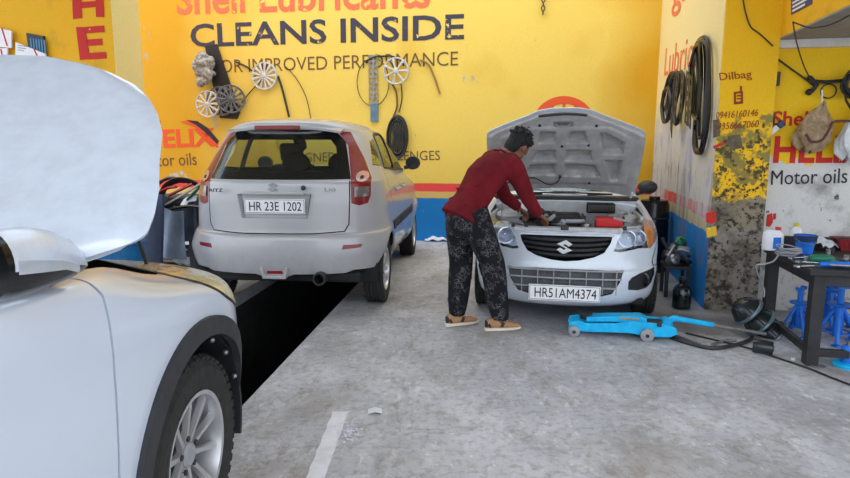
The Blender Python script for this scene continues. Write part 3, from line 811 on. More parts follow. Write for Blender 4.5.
for s in (1, -1):
    for y in (1.10, 2.02 - .45):
        q = MB(); q.tube([(s * .845, y, .955), (s * .868, y + .03, .96), (s * .868, y + .15, .965), (s * .845, y + .18, .965)], .013, 8); obj('door_handle', q, m_silver, hatch)
    m = bpy.data.objects.new('wing_mirror', None); COL.objects.link(m); m.parent = hatch; m.location = (s * .80, 2.36, 1.13)
    q = MB(); q.loft([[V((s * (.075 + .085 * cos(a) * k), y, .035 + .075 * sin(a) * k)) for a in [2 * pi * i / 20 for i in range(20)]] for y, k in ((-.045, 1.0), (0, 1.0), (.05, .85), (.08, .5), (.09, .1))]); obj('mirror_shell', q, m_dsteel, m, 40)
    q = MB(); q.loft([[V((s * (.075 + .075 * cos(a)), y, .035 + .065 * sin(a))) for a in [2 * pi * i / 20 for i in range(20)]] for y in (-.0465, -.043)]); obj('mirror_glass', q, m_black, m, 40)
    q = MB(); q.tube([(-s * .03, .02, -.02), (s * .05, .01, .0)], .022, 8); obj('mirror_arm', q, m_trim, m)
# tailgate furniture
q = MB(); q.loft([[V((x * k, y, z)) for x, z in PR] for k, y in ((1.0, .066), (.93, .105))], caps=False)
q.add([V((x * .93, .105, z)) for x, z in PR], [(0, 1, 2, 3)]); obj('plate_recess', q, m_silver, hatch, None)
q = MB(); q.box((0, .062, .992), (.50, .03, .022)); obj('plate_garnish', q, m_silver, hatch, None, .006)
number_plate(hatch, (0, .078, .888), 'HR 23E 1202', .50, .118, m_plate)
s_emblem(hatch, (-.005, .070, 1.038), .085, .075, Matrix.Rotation(radians(-8), 4, 'X'), mat=m_grey)
q = MB(); q.lathe([(.001, 0), (.018, 0), (.02, .008), (.001, .012)], 16, Matrix.Translation((.245, .072, 1.035)) @ Matrix.Rotation(pi / 2, 4, 'X')); obj('lock_cylinder', q, m_dsteel, hatch)
obj('badge', text_mesh('RITZ', .115, .026, .02, .003, Matrix.Translation((-.53, .0635, 1.0)) @ Matrix.Rotation(pi / 2, 4, 'X')), m_dsteel, hatch, None)
obj('badge', text_mesh('LXI', .085, .024, .02, .003, Matrix.Translation((.42, .0635, 1.01)) @ Matrix.Rotation(pi / 2, 4, 'X')), m_chrome, hatch, None)
q = MB(); q.box((-.03, .305, 1.505), (.38, .03, .034)); obj('brake_light', q, m_redlamp, hatch, None, .006)
q = MB()
q.sheet(lambda u, v: ((u - .5) * .98, .30 + .12 * v + .06 * (2 * u - 1) ** 2, 1.520 + .024 * v - .045 * (2 * u - 1) ** 2), 24, 4, .018); obj('roof_spoiler', q, m_silver, hatch, 40)
q = MB(); q.prism(FOG, 'y', .045, .06); q2 = obj('lower_lamp_backing', q, m_trim, hatch, None)
q = MB(); q.box((0, .035, .375), (.135, .03, .042)); obj('fog_lamp', q, m_redlamp, hatch, None, .008)
q = MB(); q.strip([(-.105, .41), (-.085, .33), (.085, .33), (.105, .41)], .012, 'y', .0, .05); obj('fog_lamp_surround', q, m_silver, hatch, None, .004)
q = MB(); q.lathe([(.052, -.15), (.052, .10), (.040, .10), (.040, -.12), (.001, -.12), (.001, -.15)], 24, Matrix.Translation((.37, .09, .325)) @ Matrix.Rotation(pi / 2, 4, 'X')); obj('exhaust_pipe', q, m_dsteel, hatch)
q = MB(); q.box((0, .26, .31), (1.36, .26, .08)); q.box((0, 1.9, .24), (1.36, 3.0, .06)); obj('undertray', q, m_dark, hatch, None, .02)
# cabin seen through the glass
def seat(parent, x, y, w, name='seat', z0=.45, hr=True):
    q = MB(); q.box((x, y + .1, z0 + .08), (w, .48, .16)); q.box((x, y - .17, z0 + .42), (w * .96, .14, .60), Matrix.Rotation(radians(14), 3, 'X'))
    s = obj(name, q, m_dark, parent, None, .04)
    if hr:
        q = MB(); q.box((x, y - .27, z0 + .84), (.25, .09, .19), Matrix.Rotation(radians(12), 3, 'X')); obj('headrest', q, m_dark, s, None, .035)
    return s
for x in (-.36, .36): seat(hatch, x, 2.0, .48)
seat(hatch, 0, 1.05, 1.22, 'rear_bench', .45, False)
for x in (-.03, .40):
    q = MB(); q.sph((x, .80, 1.20), (.135, .06, .105), 16, 10); q.cyl((x - .05, .80, 1.0), (x - .05, .80, 1.18), .008); q.cyl((x + .05, .80, 1.0), (x + .05, .80, 1.18), .008); obj('rear_headrest', q, m_dark, hatch)
q = MB(); q.box((0, .62, 1.04), (1.15, .35, .02)); obj('parcel_shelf', q, m_dark, hatch, None, .005)
q = MB(); q.box((0, 2.62, .92), (1.3, .35, .22)); obj('dashboard', q, m_dark, hatch, None, .06)
q = MB(); q.sheet(lambda u, v: (-.16 + u * .20, .47 + .1 * v, 1.085 + .012 * sin(9 * u) + .01 * sin(7 * v)), 8, 5, .004); obj('paper_on_shelf', q, m_whitep, hatch, 40)
q = MB()
for k in range(4): q.torus((.30, .58, 1.065 + .004 * k), .10 - .018 * k, .006, n=24, m=6)
obj('coiled_cable_on_shelf', q, m_grey, hatch)
for s in (-1, 1):
    for y in (.63, 2.99):
        w = make_wheel(hatch, (s * .735, y, .29), .29, .185, .17, s, 9)
        q = MB(); q.lathe([(.35, -.13), (.35, .10), (.335, .10), (.335, -.12), (.001, -.12), (.001, -.13)], 32, Matrix.Translation((s * .69, y, .30)) @ Matrix.Rotation(pi / 2 * s, 4, 'Y'), True, *((pi * .45, pi * 1.55) if s > 0 else (-pi * .55, pi * .55))); obj('wheel_well', q, m_dark, hatch, 40)

# ------------------------------------------------------------------ light silver hatchback with raised bonnet (facing us)
AH = 12.0
alto = thing('small_hatchback_car', 'light silver hatchback facing the camera with open bonnet and plate HR51AM4374', 'car', (1.047, 4.40, 0), -radians(AH))
Lv = [(.155, .64, .14, 3.36), (.19, .69, .05, 3.42), (.25, .715, .01, 3.46), (.34, .728, .0, 3.50), (.43, .735, .006, 3.50), (.47, .736, .03, 3.50), (.53, .737, .05, 3.50), (.64, .734, .065, 3.50), (.70, .730, .078, 3.49),
      (.745, .722, .10, 3.48), (.775, .715, .17, 3.48), (.82, .708, .42, 3.47), (.865, .70, .72, 3.46), (.90, .69, .95, 3.46), (.925, .682, 1.08, 3.45), (.97, .672, 1.17, 3.44),
      (1.10, .635, 1.34, 3.36), (1.25, .585, 1.53, 3.25), (1.33, .55, 1.65, 3.15), (1.38, .51, 1.76, 3.05), (1.415, .44, 1.92, 2.9), (1.43, .33, 2.1, 2.75), (1.437, .2, 2.3, 2.6)]
R = car_rings(Lv, (.66, 2.45, .6, 2.5), 132, 4, flare((.68, 3.04), amt=.012))
S0 = car_shell(R)
HL = [(.352, .600), (.40, .592), (.55, .612), (.645, .600), (.70, .640), (.735, .70), (.735, .80), (.60, .80), (.435, .765), (.385, .69)]
GR = [(-.345, .715), (-.18, .722), (.18, .722), (.345, .715), (.33, .66), (.285, .59), (.21, .555), (.10, .530), (0, .522), (-.10, .530), (-.21, .555), (-.285, .59), (-.33, .66)]
IN = [(-.43, .455), (-.2, .468), (.2, .468), (.43, .455), (.405, .37), (.35, .285), (.25, .262), (-.25, .262), (-.35, .285), (-.405, .37)]
FG = [(.47, .375), (.495, .405), (.56, .43), (.685, .452), (.69, .40), (.66, .33), (.62, .30), (.55, .295), (.47, .31)]
WS = [(-.64, .965), (.64, .965), (.50, 1.36), (-.50, 1.36)]
HD = [(-.60, .46), (-.46, .24), (-.3, .12), (0, .088), (.3, .12), (.46, .24), (.60, .46), (.622, .60), (.632, .75), (.62, .985), (-.62, .985), (-.632, .75), (-.622, .60)]
cuts = [PR_(HD, 'z', .735, 1.2), PR_(HL, 'y', -.3, .62), PR_(mir(HL), 'y', -.3, .62), PR_(GR, 'y', -.3, .45), PR_(IN, 'y', -.3, .45), PR_(FG, 'y', -.3, .5), PR_(mir(FG), 'y', -.3, .5), PR_(WS, 'y', .99, 1.95)]
SW1 = [(1.62, 1.0), (2.25, 1.0), (2.25, 1.33), (2.0, 1.33), (1.80, 1.25)]; SW2 = [(2.31, 1.0), (2.95, 1.01), (2.85, 1.28), (2.31, 1.33)]
for P in (SW1, SW2): cuts += [PR_(P, 'x', .3, 1.1), PR_(P, 'x', -1.1, -.3)]
cuts += [PR_([(-.5, 1.02), (.5, 1.02), (.42, 1.33), (-.42, 1.33)], 'y', 2.7, 3.7)]
for cy in (.68, 3.04):
    for s in (-1, 1): cuts.append(MB().cyl((s * .46, cy, .27), (s * 1.1, cy, .27), .315, n=40))
for s in (-1, 1):
    lo, hi = (.4, 1.1) if s > 0 else (-1.1, -.4)
    cuts += [ST_([(1.12, .93), (1.16, .80), (1.20, .30)], .005, 'x', lo, hi), ST_([(2.28, 1.35), (2.28, .30)], .005, 'x', lo, hi)]
    cuts.append(ST_([(s * .70, .595), (s * .665, .50), (s * .68, .46), (s * .80, .455)], .004, 'y', .2, .55))
body = cut_all(S0.copy(), cuts)
obj('body', body, [m_silver2, m_dark], alto, 32)
thin = car_shell(R, -.001, .005); S_out = car_shell(R, .006, .014)
obj('windscreen', piece(thin, PR_(WS, 'y', .95, 1.95)), [m_glass] * 2, alto, 32)
for P in (SW1, SW2):
    for lo, hi in ((.3, 1.1), (-1.1, -.3)): obj('side_glass', piece(thin, PR_(P, 'x', lo, hi)), [m_tint] * 2, alto, 32)
for s in (1, -1):
    f = (lambda P: P) if s > 0 else mir
    l = obj('headlight', piece(car_shell(R, 0, .006), PR_(f(HL), 'y', -.3, .62)), [m_clear] * 2, alto, 32)
    # silver bowl with inner reflectors and amber corner lens
    q = MB(); q.m = 0
    bk = [(s * x, y, z) for x, y, z in ((.352, .25, .60), (.40, .25, .592), (.55, .36, .612), (.645, .46, .60), (.69, .55, .64), (.715, .58, .70), (.712, .58, .745), (.60, .44, .765), (.435, .30, .76), (.385, .26, .69))]
    q.add([V(p) for p in bk], [tuple(range(10))]); obj('lamp_backing', q, M_('lamp_reflector', c8(232, 236, 242), 0.3, 0.15), l, None)
    for cx, cy, r in ((.462, .225, .064), (.552, .30, .056)):
        q = MB(); q.lathe([(r * 1.08, -.03), (r * 1.08, -.01), (r * .9, -.012), (r * .55, .045), (.014, .06), (.010, .02), (.001, .018)], 28, Matrix.Translation((s * cx, cy, .685)) @ Matrix.Rotation(radians(-14 * s), 4, 'Z') @ Matrix.Rotation(-pi / 2, 4, 'X')); obj('reflector_bowl', q, M_('bright_bowl', c8(226, 230, 238), .18, .55), l, 30)
    AM = [(.63, .60), (.70, .635), (.735, .70), (.735, .80), (.605, .80), (.595, .72)]
    obj('indicator_lens', piece(car_shell(R, -.008, .012), PR_(f(AM), 'y', -.3, .62)), [m_amber] * 2, l, 32)
    # fog lamp pocket
    p = obj('fog_lamp_pocket', piece(car_shell(R, -.018, .012), PR_(f([(a * 1.0, b) for a, b in FG]), 'y', -.3, .5)), [m_trim] * 2, alto, 32)
    M = Matrix.Translation((s * .585, .262, .368)) @ Matrix.Rotation(radians(-20 * s), 4, 'Z') @ Matrix.Rotation(pi / 2, 4, 'X')
    q = MB(); q.lathe([(.062, -.03), (.062, .012), (.05, .018), (.046, .0), (.001, -.006)], 26, M); obj('fog_lamp', q, m_black, p, 30)
# grille: black slats behind the opening, the emblem, a chrome lip
q = MB(); q.prism([(x * 1.03, (z - .62) * 1.04 + .62) for x, z in GR], 'y', .20, .23); obj('grille_backing', q, m_dark, alto, None)
def xg(z): return interp([(.52, .10), (.55, .21), (.59, .285), (.66, .33), (.72, .348)], z)
for k, z in enumerate((.570, .608, .646, .684)):
    w = xg(z) + .006
    q = MB(); q.loft([[V((w * t, .055 + .115 * abs(t) ** 2.6 * w * 2.2 + dy, z + .012 * (t * t) + dz)) for dy, dz in ((0, -.011), (.0, .007), (.035, .012), (.035, -.006))] for t in [i / 12 for i in range(-12, 13)]])
    obj('grille_slat', q, m_trim, alto, 40)
q = MB(); GL = [(x, z) for x, z in GR]
q.loft([[V((x, .045 + .25 * abs(x) ** 2.4 + dy, z * 1 + dz)) for dy, dz in ((-.004, -.008), (-.006, .006), (.02, .006), (.02, -.008))] for x, z in ([(-.348, .722)] + [(i * .0348, .727) for i in range(-9, 10)] + [(.348, .722)])]); obj('grille_lip', q, m_silver2, alto, 40)
s_emblem(alto, (-.008, .045, .632), .118, .108)
# lower intake mesh
q = MB(); q.prism([(x, z) for x, z in IN], 'y', .26, .28); obj('intake_backing', q, m_dark, alto, None)
q = MB()
for z, w in ((.395, .418), (.325, .385), (.455, .43)):
    q.loft([[V((w * t, .032 + .20 * abs(w * t) ** 2.2 + dy, z + dz)) for dy, dz in ((0, -.006), (0, .006), (.02, .006), (.02, -.006))] for t in [i / 10 for i in range(-10, 11)]])
for x in (-.32, -.20, -.08, .04, .16, .28, .38):
    q.box((x, .045 + .2 * abs(x) ** 2.2, .37), (.008, .02, .19))
obj('intake_grille', q, M_('grey_mesh', c8(150, 152, 154), 0.5), alto, None)
q = MB()
for i in range(24):
    z = .272 + .0082 * i; w = interp([(.26, .25), (.29, .36), (.37, .40), (.46, .43)], z)
    q.loft([[V((w * t, .065 + .20 * abs(w * t) ** 2.2 + dy, z + dz)) for dy, dz in ((0, -.0015), (0, .0015), (.006, .0015), (.006, -.0015))] for t in (-1, -.5, 0, .5, 1)])
obj('intake_slats', q, M_('mid_grey_slats', c8(136, 140, 146), .5), alto, None)
number_plate(alto, (0, -.018, .292), 'HR51AM4374', .525, .122, m_plate)
q = MB(); q.box((0, .03, .285), (.20, .07, .03)); obj('plate_bracket', q, m_trim, alto, None)
# under the bonnet
def bar(name, c, d, mat, bev=.008, R=None, par=None):
    q = MB(); q.box((0, 0, 0), d, R); return obj(name, q, mat, par or alto, None, bev, M=Matrix.Translation(V(c)))
m_bay = M_('engine_bay_paint', c8(186, 188, 190), 0.5, 0.1, scale=12, var=0.15)
bar('radiator_support', (0, .185, .745), (.80, .10, .035), m_bay)
for x in (-.50, .50): bar('radiator_support_end', (x * .92, .30, .735), (.20, .12, .03), m_bay, R=Matrix.Rotation(.55 if x > 0 else -.55, 3, 'Z'))
bar('firewall', (0, 1.0, .74), (1.22, .02, .36), m_bay)
bar('cowl_panel', (0, 1.06, .925), (1.26, .17, .022), m_trim)
bar('cowl_lip', (0, .985, .918), (1.24, .02, .03), m_trim)
for s in (-1, 1):
    bar('inner_fender', (s * .60, .76, .70), (.03, .44, .24), m_bay)
    q = MB(); q.lathe([(.001, .10), (.045, .10), (.05, .085), (.10, .075), (.125, .05), (.13, -.25), (.001, -.25)], 28, Matrix.Translation((s * .47, .72, .74))); obj('strut_tower', q, m_bay, alto)
    q = MB(); q.tube([(s * .20, 1.10, .945), (s * .42, 1.12, .95), (s * -.10, 1.145, .965)], .008, 6); obj('wiper', q, m_trim, alto)
    m = bpy.data.objects.new('wing_mirror', None); COL.objects.link(m); m.parent = alto; m.location = (s * .665, 1.32, .955)
    q = MB(); q.loft([[V((s * (.085 + .085 * cos(a) * k), -y, .05 + .062 * sin(a) * k)) for a in [2 * pi * i / 20 for i in range(20)]] for y, k in ((-.045, 1.0), (0, 1.0), (.05, .85), (.075, .5), (.082, .1))]); obj('mirror_shell', q, m_trim if s > 0 else m_silver2, m, 40)
    q = MB(); q.tube([(-s * .02, -.02, -.01), (s * .06, -.01, .02)], .02, 8); obj('mirror_arm', q, m_trim, m)
bar('bay_floor', (0, .66, .44), (1.10, .62, .02), m_dark)
for k, x in enumerate((-.17,)):
    bar('engine_block', (-.08, .66, .60), (.50, .36, .30), m_dsteel, .02)
bar('intake_manifold', (-.05, .50, .735), (.34, .10, .07), m_trim, .02)
bar('air_filter_box', (.01, .64, .775), (.24, .22, .10), m_trim, .025)
bar('cylinder_cover', (-.20, .74, .79), (.26, .20, .06), m_dark, .015)
bar('battery', (.335, .44, .66), (.20, .16, .18), m_trim, .006)
bar('battery_cover', (.335, .44, .782), (.205, .155, .075), M_('red_battery_cover', c8(206, 30, 28), 0.4), .012)
bar('fuse_box', (.295, .78, .86), (.235, .12, .085), m_black, .012)
bar('brake_fluid_tank', (-.36, .88, .83), (.11, .10, .10), m_whitep, .03)
bar('coolant_tank', (-.50, .40, .70), (.12, .16, .14), M_('milky_plastic', c8(206, 206, 196), 0.4), .03)
bar('bonnet_latch', (-.01, .145, .765), (.06, .035, .035), m_dsteel, .006)
for x in (-.40, -.30, .43): bar('rubber_stop', (x, .16, .772), (.03, .03, .03), m_trim, .008)
random.seed(11)
for k in range(16):
    x0 = random.uniform(-.54, .10) if k < 11 else random.uniform(.1, .5); y0 = random.uniform(.30, .9)
    p = [V((x0 + random.uniform(-.04, .04) * j + .05 * sin(j * 1.7 + k), y0 + .05 * j * random.choice((-1, 1)), .755 + .03 * sin(k + j * 1.3) + .015 * (k % 5))) for j in range(5)]
    q = MB(); q.tube(catmull([tuple(v) for v in p], 5), random.choice((.008, .011, .016)), 8); obj('hose', q, (m_trim, m_dsteel, m_grey)[k % 3], alto)
q = MB(); q.lathe([(.001, .05), (.03, .05), (.034, .04), (.034, 0), (.001, 0)], 18, Matrix.Translation((-.15, .47, .765))); obj('filler_cap', q, m_black, alto)
q = MB(); q.lathe([(.001, .03), (.04, .03), (.044, .02), (.044, 0), (.001, 0)], 18, Matrix.Translation((.16, .43, .74))); obj('radiator_cap', q, m_steel, alto)
bar('undertray', (0, 1.7, .20), (1.2, 3.0, .05), m_dark, .01)
for x in (-.33, .33): seat(alto, x, 2.1, .44, z0=.36)
bar('dashboard', (0, 1.55, .86), (1.15, .36, .16), m_dark, .05)
q = MB(); q.torus((.33, 1.80, .87), .17, .014, 'y'); obj('steering_wheel', q, m_dark, alto)
for s in (-1, 1):
    for y in (.68, 3.04):
        make_wheel(alto, (s * .655, y, .268), .268, .165, .155, s, 8)
        q = MB(); q.lathe([(.325, -.12), (.325, .08), (.312, .08), (.312, -.11), (.001, -.11), (.001, -.12)], 32, Matrix.Translation((s * .62, y, .28)) @ Matrix.Rotation(pi / 2 * s, 4, 'Y'), True, *((pi * .45, pi * 1.55) if s > 0 else (-pi * .55, pi * .55))); obj('wheel_well', q, m_dark, alto, 40)
# bonnet: skin outside, pressed frame inside, tilted up about its hinge line
bon = bpy.data.objects.new('bonnet', None); COL.objects.link(bon); bon.parent = alto
ANG = radians(56)
bon.matrix_local = Matrix.Translation((-.03, .985, .955)) @ Matrix((( 1, 0, 0, 0), (0, -cos(ANG), -sin(ANG), 0), (0, sin(ANG), -cos(ANG), 0), (0, 0, 0, 1)))   # local x right, y from hinge to lip, z inner face direction
HW = [(0, .60), (.05, .62), (.3, .635), (.55, .642), (.61, .638), (.64, .60), (.68, .51), (.73, .39), (.77, .29), (.795, .24), (.82, .19), (.83, .10)]
pk = [[(-.215, .545), (-.055, .545), (-.07, .66), (-.20, .66)], [(.02, .545), (.20, .545), (.17, .66), (.035, .66)], [(-.255, .37), (-.06, .37), (-.06, .48), (-.24, .48)], [(.015, .37), (.245, .37), (.225, .48), (.015, .48)],
      [(-.33, .215), (-.06, .215), (-.06, .335), (-.28, .335)], [(.01, .205), (.32, .205), (.265, .335), (.01, .335)], [(.275, .655), (.33, .655), (.485, .56), (.485, .44), (.32, .44)], [(.335, .385), (.485, .385), (.47, .175), (.41, .165)],
      [(-.275, .655), (-.33, .655), (-.50, .56), (-.50, .44), (-.33, .44)], [(-.345, .385), (-.50, .385), (-.485, .175), (-.42, .165)]]
def sdf(P, x, y):
    d = 1e9; inside = False; k = len(P)
    for i in range(k):
        x1, y1 = P[i]; x2, y2 = P[(i + 1) % k]
        dx, dy = x2 - x1, y2 - y1; t = max(0, min(1, ((x - x1) * dx + (y - y1) * dy) / (dx * dx + dy * dy)))
        d = min(d, (x - x1 - t * dx) ** 2 + (y - y1 - t * dy) ** 2)
        if (y1 > y) != (y2 > y) and x < (x2 - x1) * (y - y1) / (y2 - y1) + x1: inside = not inside
    d = sqrt(d); return -d if inside else d
frame_out = [(-.53, .13), (.53, .13), (.53, .60), (.36, .70), (-.36, .70), (-.53, .60)]
def inner(u, v):
    w = interp(HW, .83 * v); x = (2 * u - 1) * w; s0 = .075 * max(0, 1 - (x / .6) ** 2); s = s0 + (.83 - s0) * v
    d = min(sdf(P, x, s) for P in pk)
    k = 1 - max(0, min(1, (d + .016) / .018)) ; k = k * k * (3 - 2 * k)
    fo = sdf(frame_out, x, s); e = max(0, min(1, (fo + .01) / .02))
    crown = -.022 * (1 - (x / .63) ** 2) * 1.0
    edge = max(0, 1 - (w - abs(x)) / .03)
    return V((x, s, crown + .030 - .062 * k - .008 * e - .015 * edge))
q = MB(); q.sheet(lambda u, v: inner(1 - u, v), 120, 84, .004); obj('inner_frame', q, m_hoodin, bon, 45)
q = MB(); q.sheet(lambda u, v: V(((2 * u - 1) * (interp(HW, .83 * v) + .006), (lambda s0: s0 + (.836 - s0) * v)(.072 * max(0, 1 - ((2 * u - 1) / .97) ** 2)), -.022 * (1 - ((2 * u - 1) * interp(HW, .83 * v) / .63) ** 2) - .045)), 40, 40, .008); obj('outer_skin', q, m_silver2, bon, 45)
q = MB(); q.tube([(-.21, .812, .012), (-.1, .824, .008), (0, .828, .006), (.1, .824, .008), (.17, .815, .012)], .011, 6); obj('rubber_seal', q, m_trim, bon)
q = MB(); q.tube([(-.07, .735, .018), (-.045, .735, .045), (.02, .735, .045), (.045, .735, .018)], .006, 6); q.box((-.01, .738, .012), (.15, .04, .012)); obj('latch_loop', q, m_steel, bon)
for x, y in ((-.56, .63), (.55, .64), (.42, .66), (-.42, .665), (-.29, .70), (.25, .715), (-.015, .52), (.20, .53), (.29, .36), (-.02, .20), (.23, .14), (.50, .30), (.05, .73), (-.20, .72)):
    q = MB(); q.cyl((0, 0, 0), (0, 0, .006), .012 if abs(x) < .5 else .017, n=12); obj('rubber_plug', q, m_trim, bon, M=Matrix.Translation((x, y, .006 if abs(x) > .3 or y > .69 else .010)))
q = MB(); q.tube(catmull([(-.52, .12, .03), (-.36, .19, .03), (-.24, .20, .03), (-.12, .135, .035), (-.04, .16, .03), (-.02, .24, .03)], 6), .005, 6); obj('washer_hose', q, m_trim, bon)
q = MB(); q.tube([(-.50, .25, .78), (-.52, .55, 1.15), (-.53, .62, 1.30)], .005, 6); obj('prop_rod', q, m_steel, alto)
for s in (-1, 1):
    q = MB(); q.tube([(s * .56, .99, .93), (s * .565, .95, .97), (s * .56, .945, 1.01)], .012, 6); obj('bonnet_hinge', q, m_silver2, alto)

# ------------------------------------------------------------------ white SUV in the foreground with its bonnet up
KH = 3.0
kb, kf = heading(KH)
ko = V((-.782, 1.927, 0)) - kb * .86
suv = thing('suv_car', 'white SUV with raised bonnet and black wheel arch in the left foreground', 'car', ko, -radians(KH))
Lv = [(.24, .80, -3.25, .62), (.30, .855, -3.33, .74), (.42, .885, -3.36, .80), (.60, .895, -3.36, .82), (.74, .896, -3.35, .815), (.80, .895, -3.34, .79), (.86, .892, -3.33, .72), (.905, .886, -3.32, .57), (.945, .880, -3.31, .36),
      (.985, .873, -3.30, .20), (1.02, .866, -3.28, .10), (1.045, .858, -3.27, .03), (1.064, .848, -3.26, -.06), (1.082, .826, -3.25, -.34), (1.105, .80, -3.24, -.70), (1.30, .735, -3.12, -1.08), (1.45, .675, -3.0, -1.38), (1.53, .62, -2.92, -1.58), (1.575, .54, -2.8, -1.75), (1.60, .40, -2.6, -2.0), (1.608, .2, -2.4, -2.2)]
R = car_rings(Lv, (.5, 2.8, .62, 2.3), 150, 4)
S0 = car_shell(R)
HLs = [(-.02, 1.05), (.10, .93), (.26, .835), (.42, .755), (.85, .70), (.9, .86), (.72, 1.05)]
WS = [(-.80, 1.115), (.80, 1.115), (.64, 1.50), (-.64, 1.50)]
HD = [(-.76, -.64), (.76, -.64), (.765, -.30), (.755, .0), (.70, .16), (.61, .30), (.48, .43), (.3, .50), (-.3, .50), (-.48, .43), (-.61, .30), (-.70, .16), (-.755, .0), (-.765, -.30)]
SWF = [(-1.95, 1.12), (-.86, 1.115), (-1.06, 1.25), (-1.44, 1.46), (-1.95, 1.48)]
SWR = [(-2.9, 1.15), (-2.02, 1.12), (-2.02, 1.48), (-2.6, 1.42)]
AC = (0.0, .345)
cuts = [PR_(HD, 'z', .86, 1.4), PR_(WS, 'y', -1.7, -.66), PR_(HLs, 'x', .3, 1.1), PR_(HLs, 'x', -1.1, -.3)]
for P in (SWF, SWR): cuts += [PR_(P, 'x', .3, 1.1), PR_(P, 'x', -1.1, -.3)]
for cy in (0, -2.6):
    for s in (-1, 1): cuts.append(MB().cyl((s * .5, cy, AC[1]), (s * 1.1, cy, AC[1]), .405, n=56))
for s in (-1, 1):
    lo, hi = (.5, 1.1) if s > 0 else (-1.1, -.5)
    cuts += [ST_([(-.50, 1.075), (-.475, 1.02), (-.478, .95), (-.50, .82), (-.515, .56), (-.515, .28)], .005, 'x', lo, hi), ST_([(-1.985, 1.5), (-1.985, .28)], .005, 'x', lo, hi)]
cuts.append(PR_([(-.5, .60), (.5, .60), (.44, .40), (-.44, .40)], 'y', .4, 1.2))
body = cut_all(S0.copy(), cuts)
obj('body', body, [m_white, m_dark], suv, 32)
thin = car_shell(R, -.001, .005); S_o = car_shell(R, .016, .03)
obj('windscreen', piece(thin, PR_(WS, 'y', -1.7, -.66)), [m_glass] * 2, suv, 32)
for lo, hi in ((.3, 1.1), (-1.1, -.3)):
    for P in (SWF, SWR): obj('side_glass', piece(thin, PR_(P, 'x', lo, hi)), [m_tint] * 2, suv, 32)
    obj('window_rubber', piece(car_shell(R, .006, .014), ST_(SWF, .014, 'x', lo, hi, True)), [m_trim] * 2, suv, 32)
    l = obj('headlight', piece(car_shell(R, 0.004, .012), PR_(HLs, 'x', lo, hi)), [m_aged] * 2, suv, 32)
    obj('lamp_housing', piece(car_shell(R, -.05, .012), PR_([(a, b) for a, b in HLs], 'x', lo, hi)), [M_('tan_lamp_housing', c8(222, 206, 160), 0.35, 0.0, scale=12, var=0.25), m_trim], l, 32)
    obj('lamp_rim', piece(car_shell(R, .001, .03), ST_(HLs[:5], .012, 'x', lo, hi)), [m_trim] * 2, l, 32)
    s = 1 if lo > 0 else -1
    q = MB(); q.lathe([(.055, -.02), (.055, .02), (.03, -.02), (.001, -.03)], 24, Matrix.Translation((s * .66, .50, .80)) @ Matrix.Rotation(-pi / 2, 4, 'X')); obj('lamp_projector', q, m_chrome, l, 30)
    for cy in (0, -2.6):
        ann = [(cy + .47 * cos(a), AC[1] + .47 * sin(a)) for a in [radians(-32 + 244 * i / 48) for i in range(49)]] + [(cy + .404 * cos(a), AC[1] + .404 * sin(a)) for a in [radians(212 - 244 * i / 48) for i in range(49)]]
        obj('wheel_arch_cladding', piece(S_o, PR_(ann, 'x', lo, hi)), [m_clad] * 2, suv, 32)
        w = make_wheel(suv, (s * .765, cy, .335), .335, .215, .205, s, 10, 0, .55)
        q = MB(); q.lathe([(.415, -.16), (.415, .12), (.400, .12), (.400, -.15), (.001, -.15), (.001, -.16)], 40, Matrix.Translation((s * .745, cy, .345)) @ Matrix.Rotation(pi / 2 * s, 4, 'Y'), True, *((pi * .40, pi * 1.60) if s > 0 else (-pi * .60, pi * .60))); obj('wheel_well', q, m_trim, suv, 40)
        if cy == 0:
            for k, a in enumerate((20, 42, 64)):
                q = MB(); a = radians(a); q.sph((s * .86, cy + .385 * cos(a), AC[1] + .385 * sin(a)), .011, 10, 6); obj('liner_clip', q, m_steel, suv)
    obj('sill_cladding', piece(S_o, PR_([(-2.15, .24), (-.45, .24), (-.45, .36), (-2.15, .36)], 'x', lo, hi)), [m_clad] * 2, suv, 32)
    # folded wing mirror
    m = bpy.data.objects.new('wing_mirror', None); COL.objects.link(m); m.parent = suv
    m.matrix_local = Matrix.Translation((s * .825, -.56, 1.095)) @ Matrix.Diagonal((.78, .84, .84, 1))
    def mr(y, k, dz=0, n=26, top=True):
        # cross-section across the folded mirror, cap bulging outwards
        return [V((s * (.055 + .060 * cos(a) * k * (1 if cos(a) > 0 else .55)), y, .070 + dz + .082 * sin(a) * k)) for a in [2 * pi * i / n for i in range(n)]]
    secs = [(.03, .10, -.050), (.00, .38, -.035), (-.05, .66, -.018), (-.12, .88, -.004), (-.20, 1.0, .006), (-.27, 1.0, .010), (-.305, .96, .012)]
    q = MB(); q.loft([mr(*a) for a in secs]); cap = q.mesh('cap')
    low = MB().prism([(-.40, -.15), (.10, -.15), (.10, -.02), (.03, .016), (-.12, .050), (-.40, .078)], 'x', -2, 2)
    obj('mirror_cap', boolean(cap.copy(), low), m_white, m, 40)
    obj('mirror_base_shell', boolean(cap.copy(), low, 'INTERSECT'), m_black, m, 40)
    q = MB(); q.loft([mr(a[0], a[1] * 1.015, a[2]) for a in secs])
    obj('turn_signal_strip', boolean(q.mesh('c'), MB().prism([(-.295, .060), (-.12, .036), (-.03, .008), (-.05, .034), (-.14, .064), (-.295, .094)], 'x', (.03 if s > 0 else -.3), (.3 if s > 0 else -.03)), 'INTERSECT'), M_('mirror_lamp_lens', c8(196, 200, 206), 0.15, 0.2, coat=1.0), m, 40)
    q = MB(); q.loft([mr(-.305, .96, .012), mr(-.325, .94, .012), mr(-.325, .80, .012), mr(-.310, .78, .012)]); obj('mirror_bezel', q, m_black, m, 40)
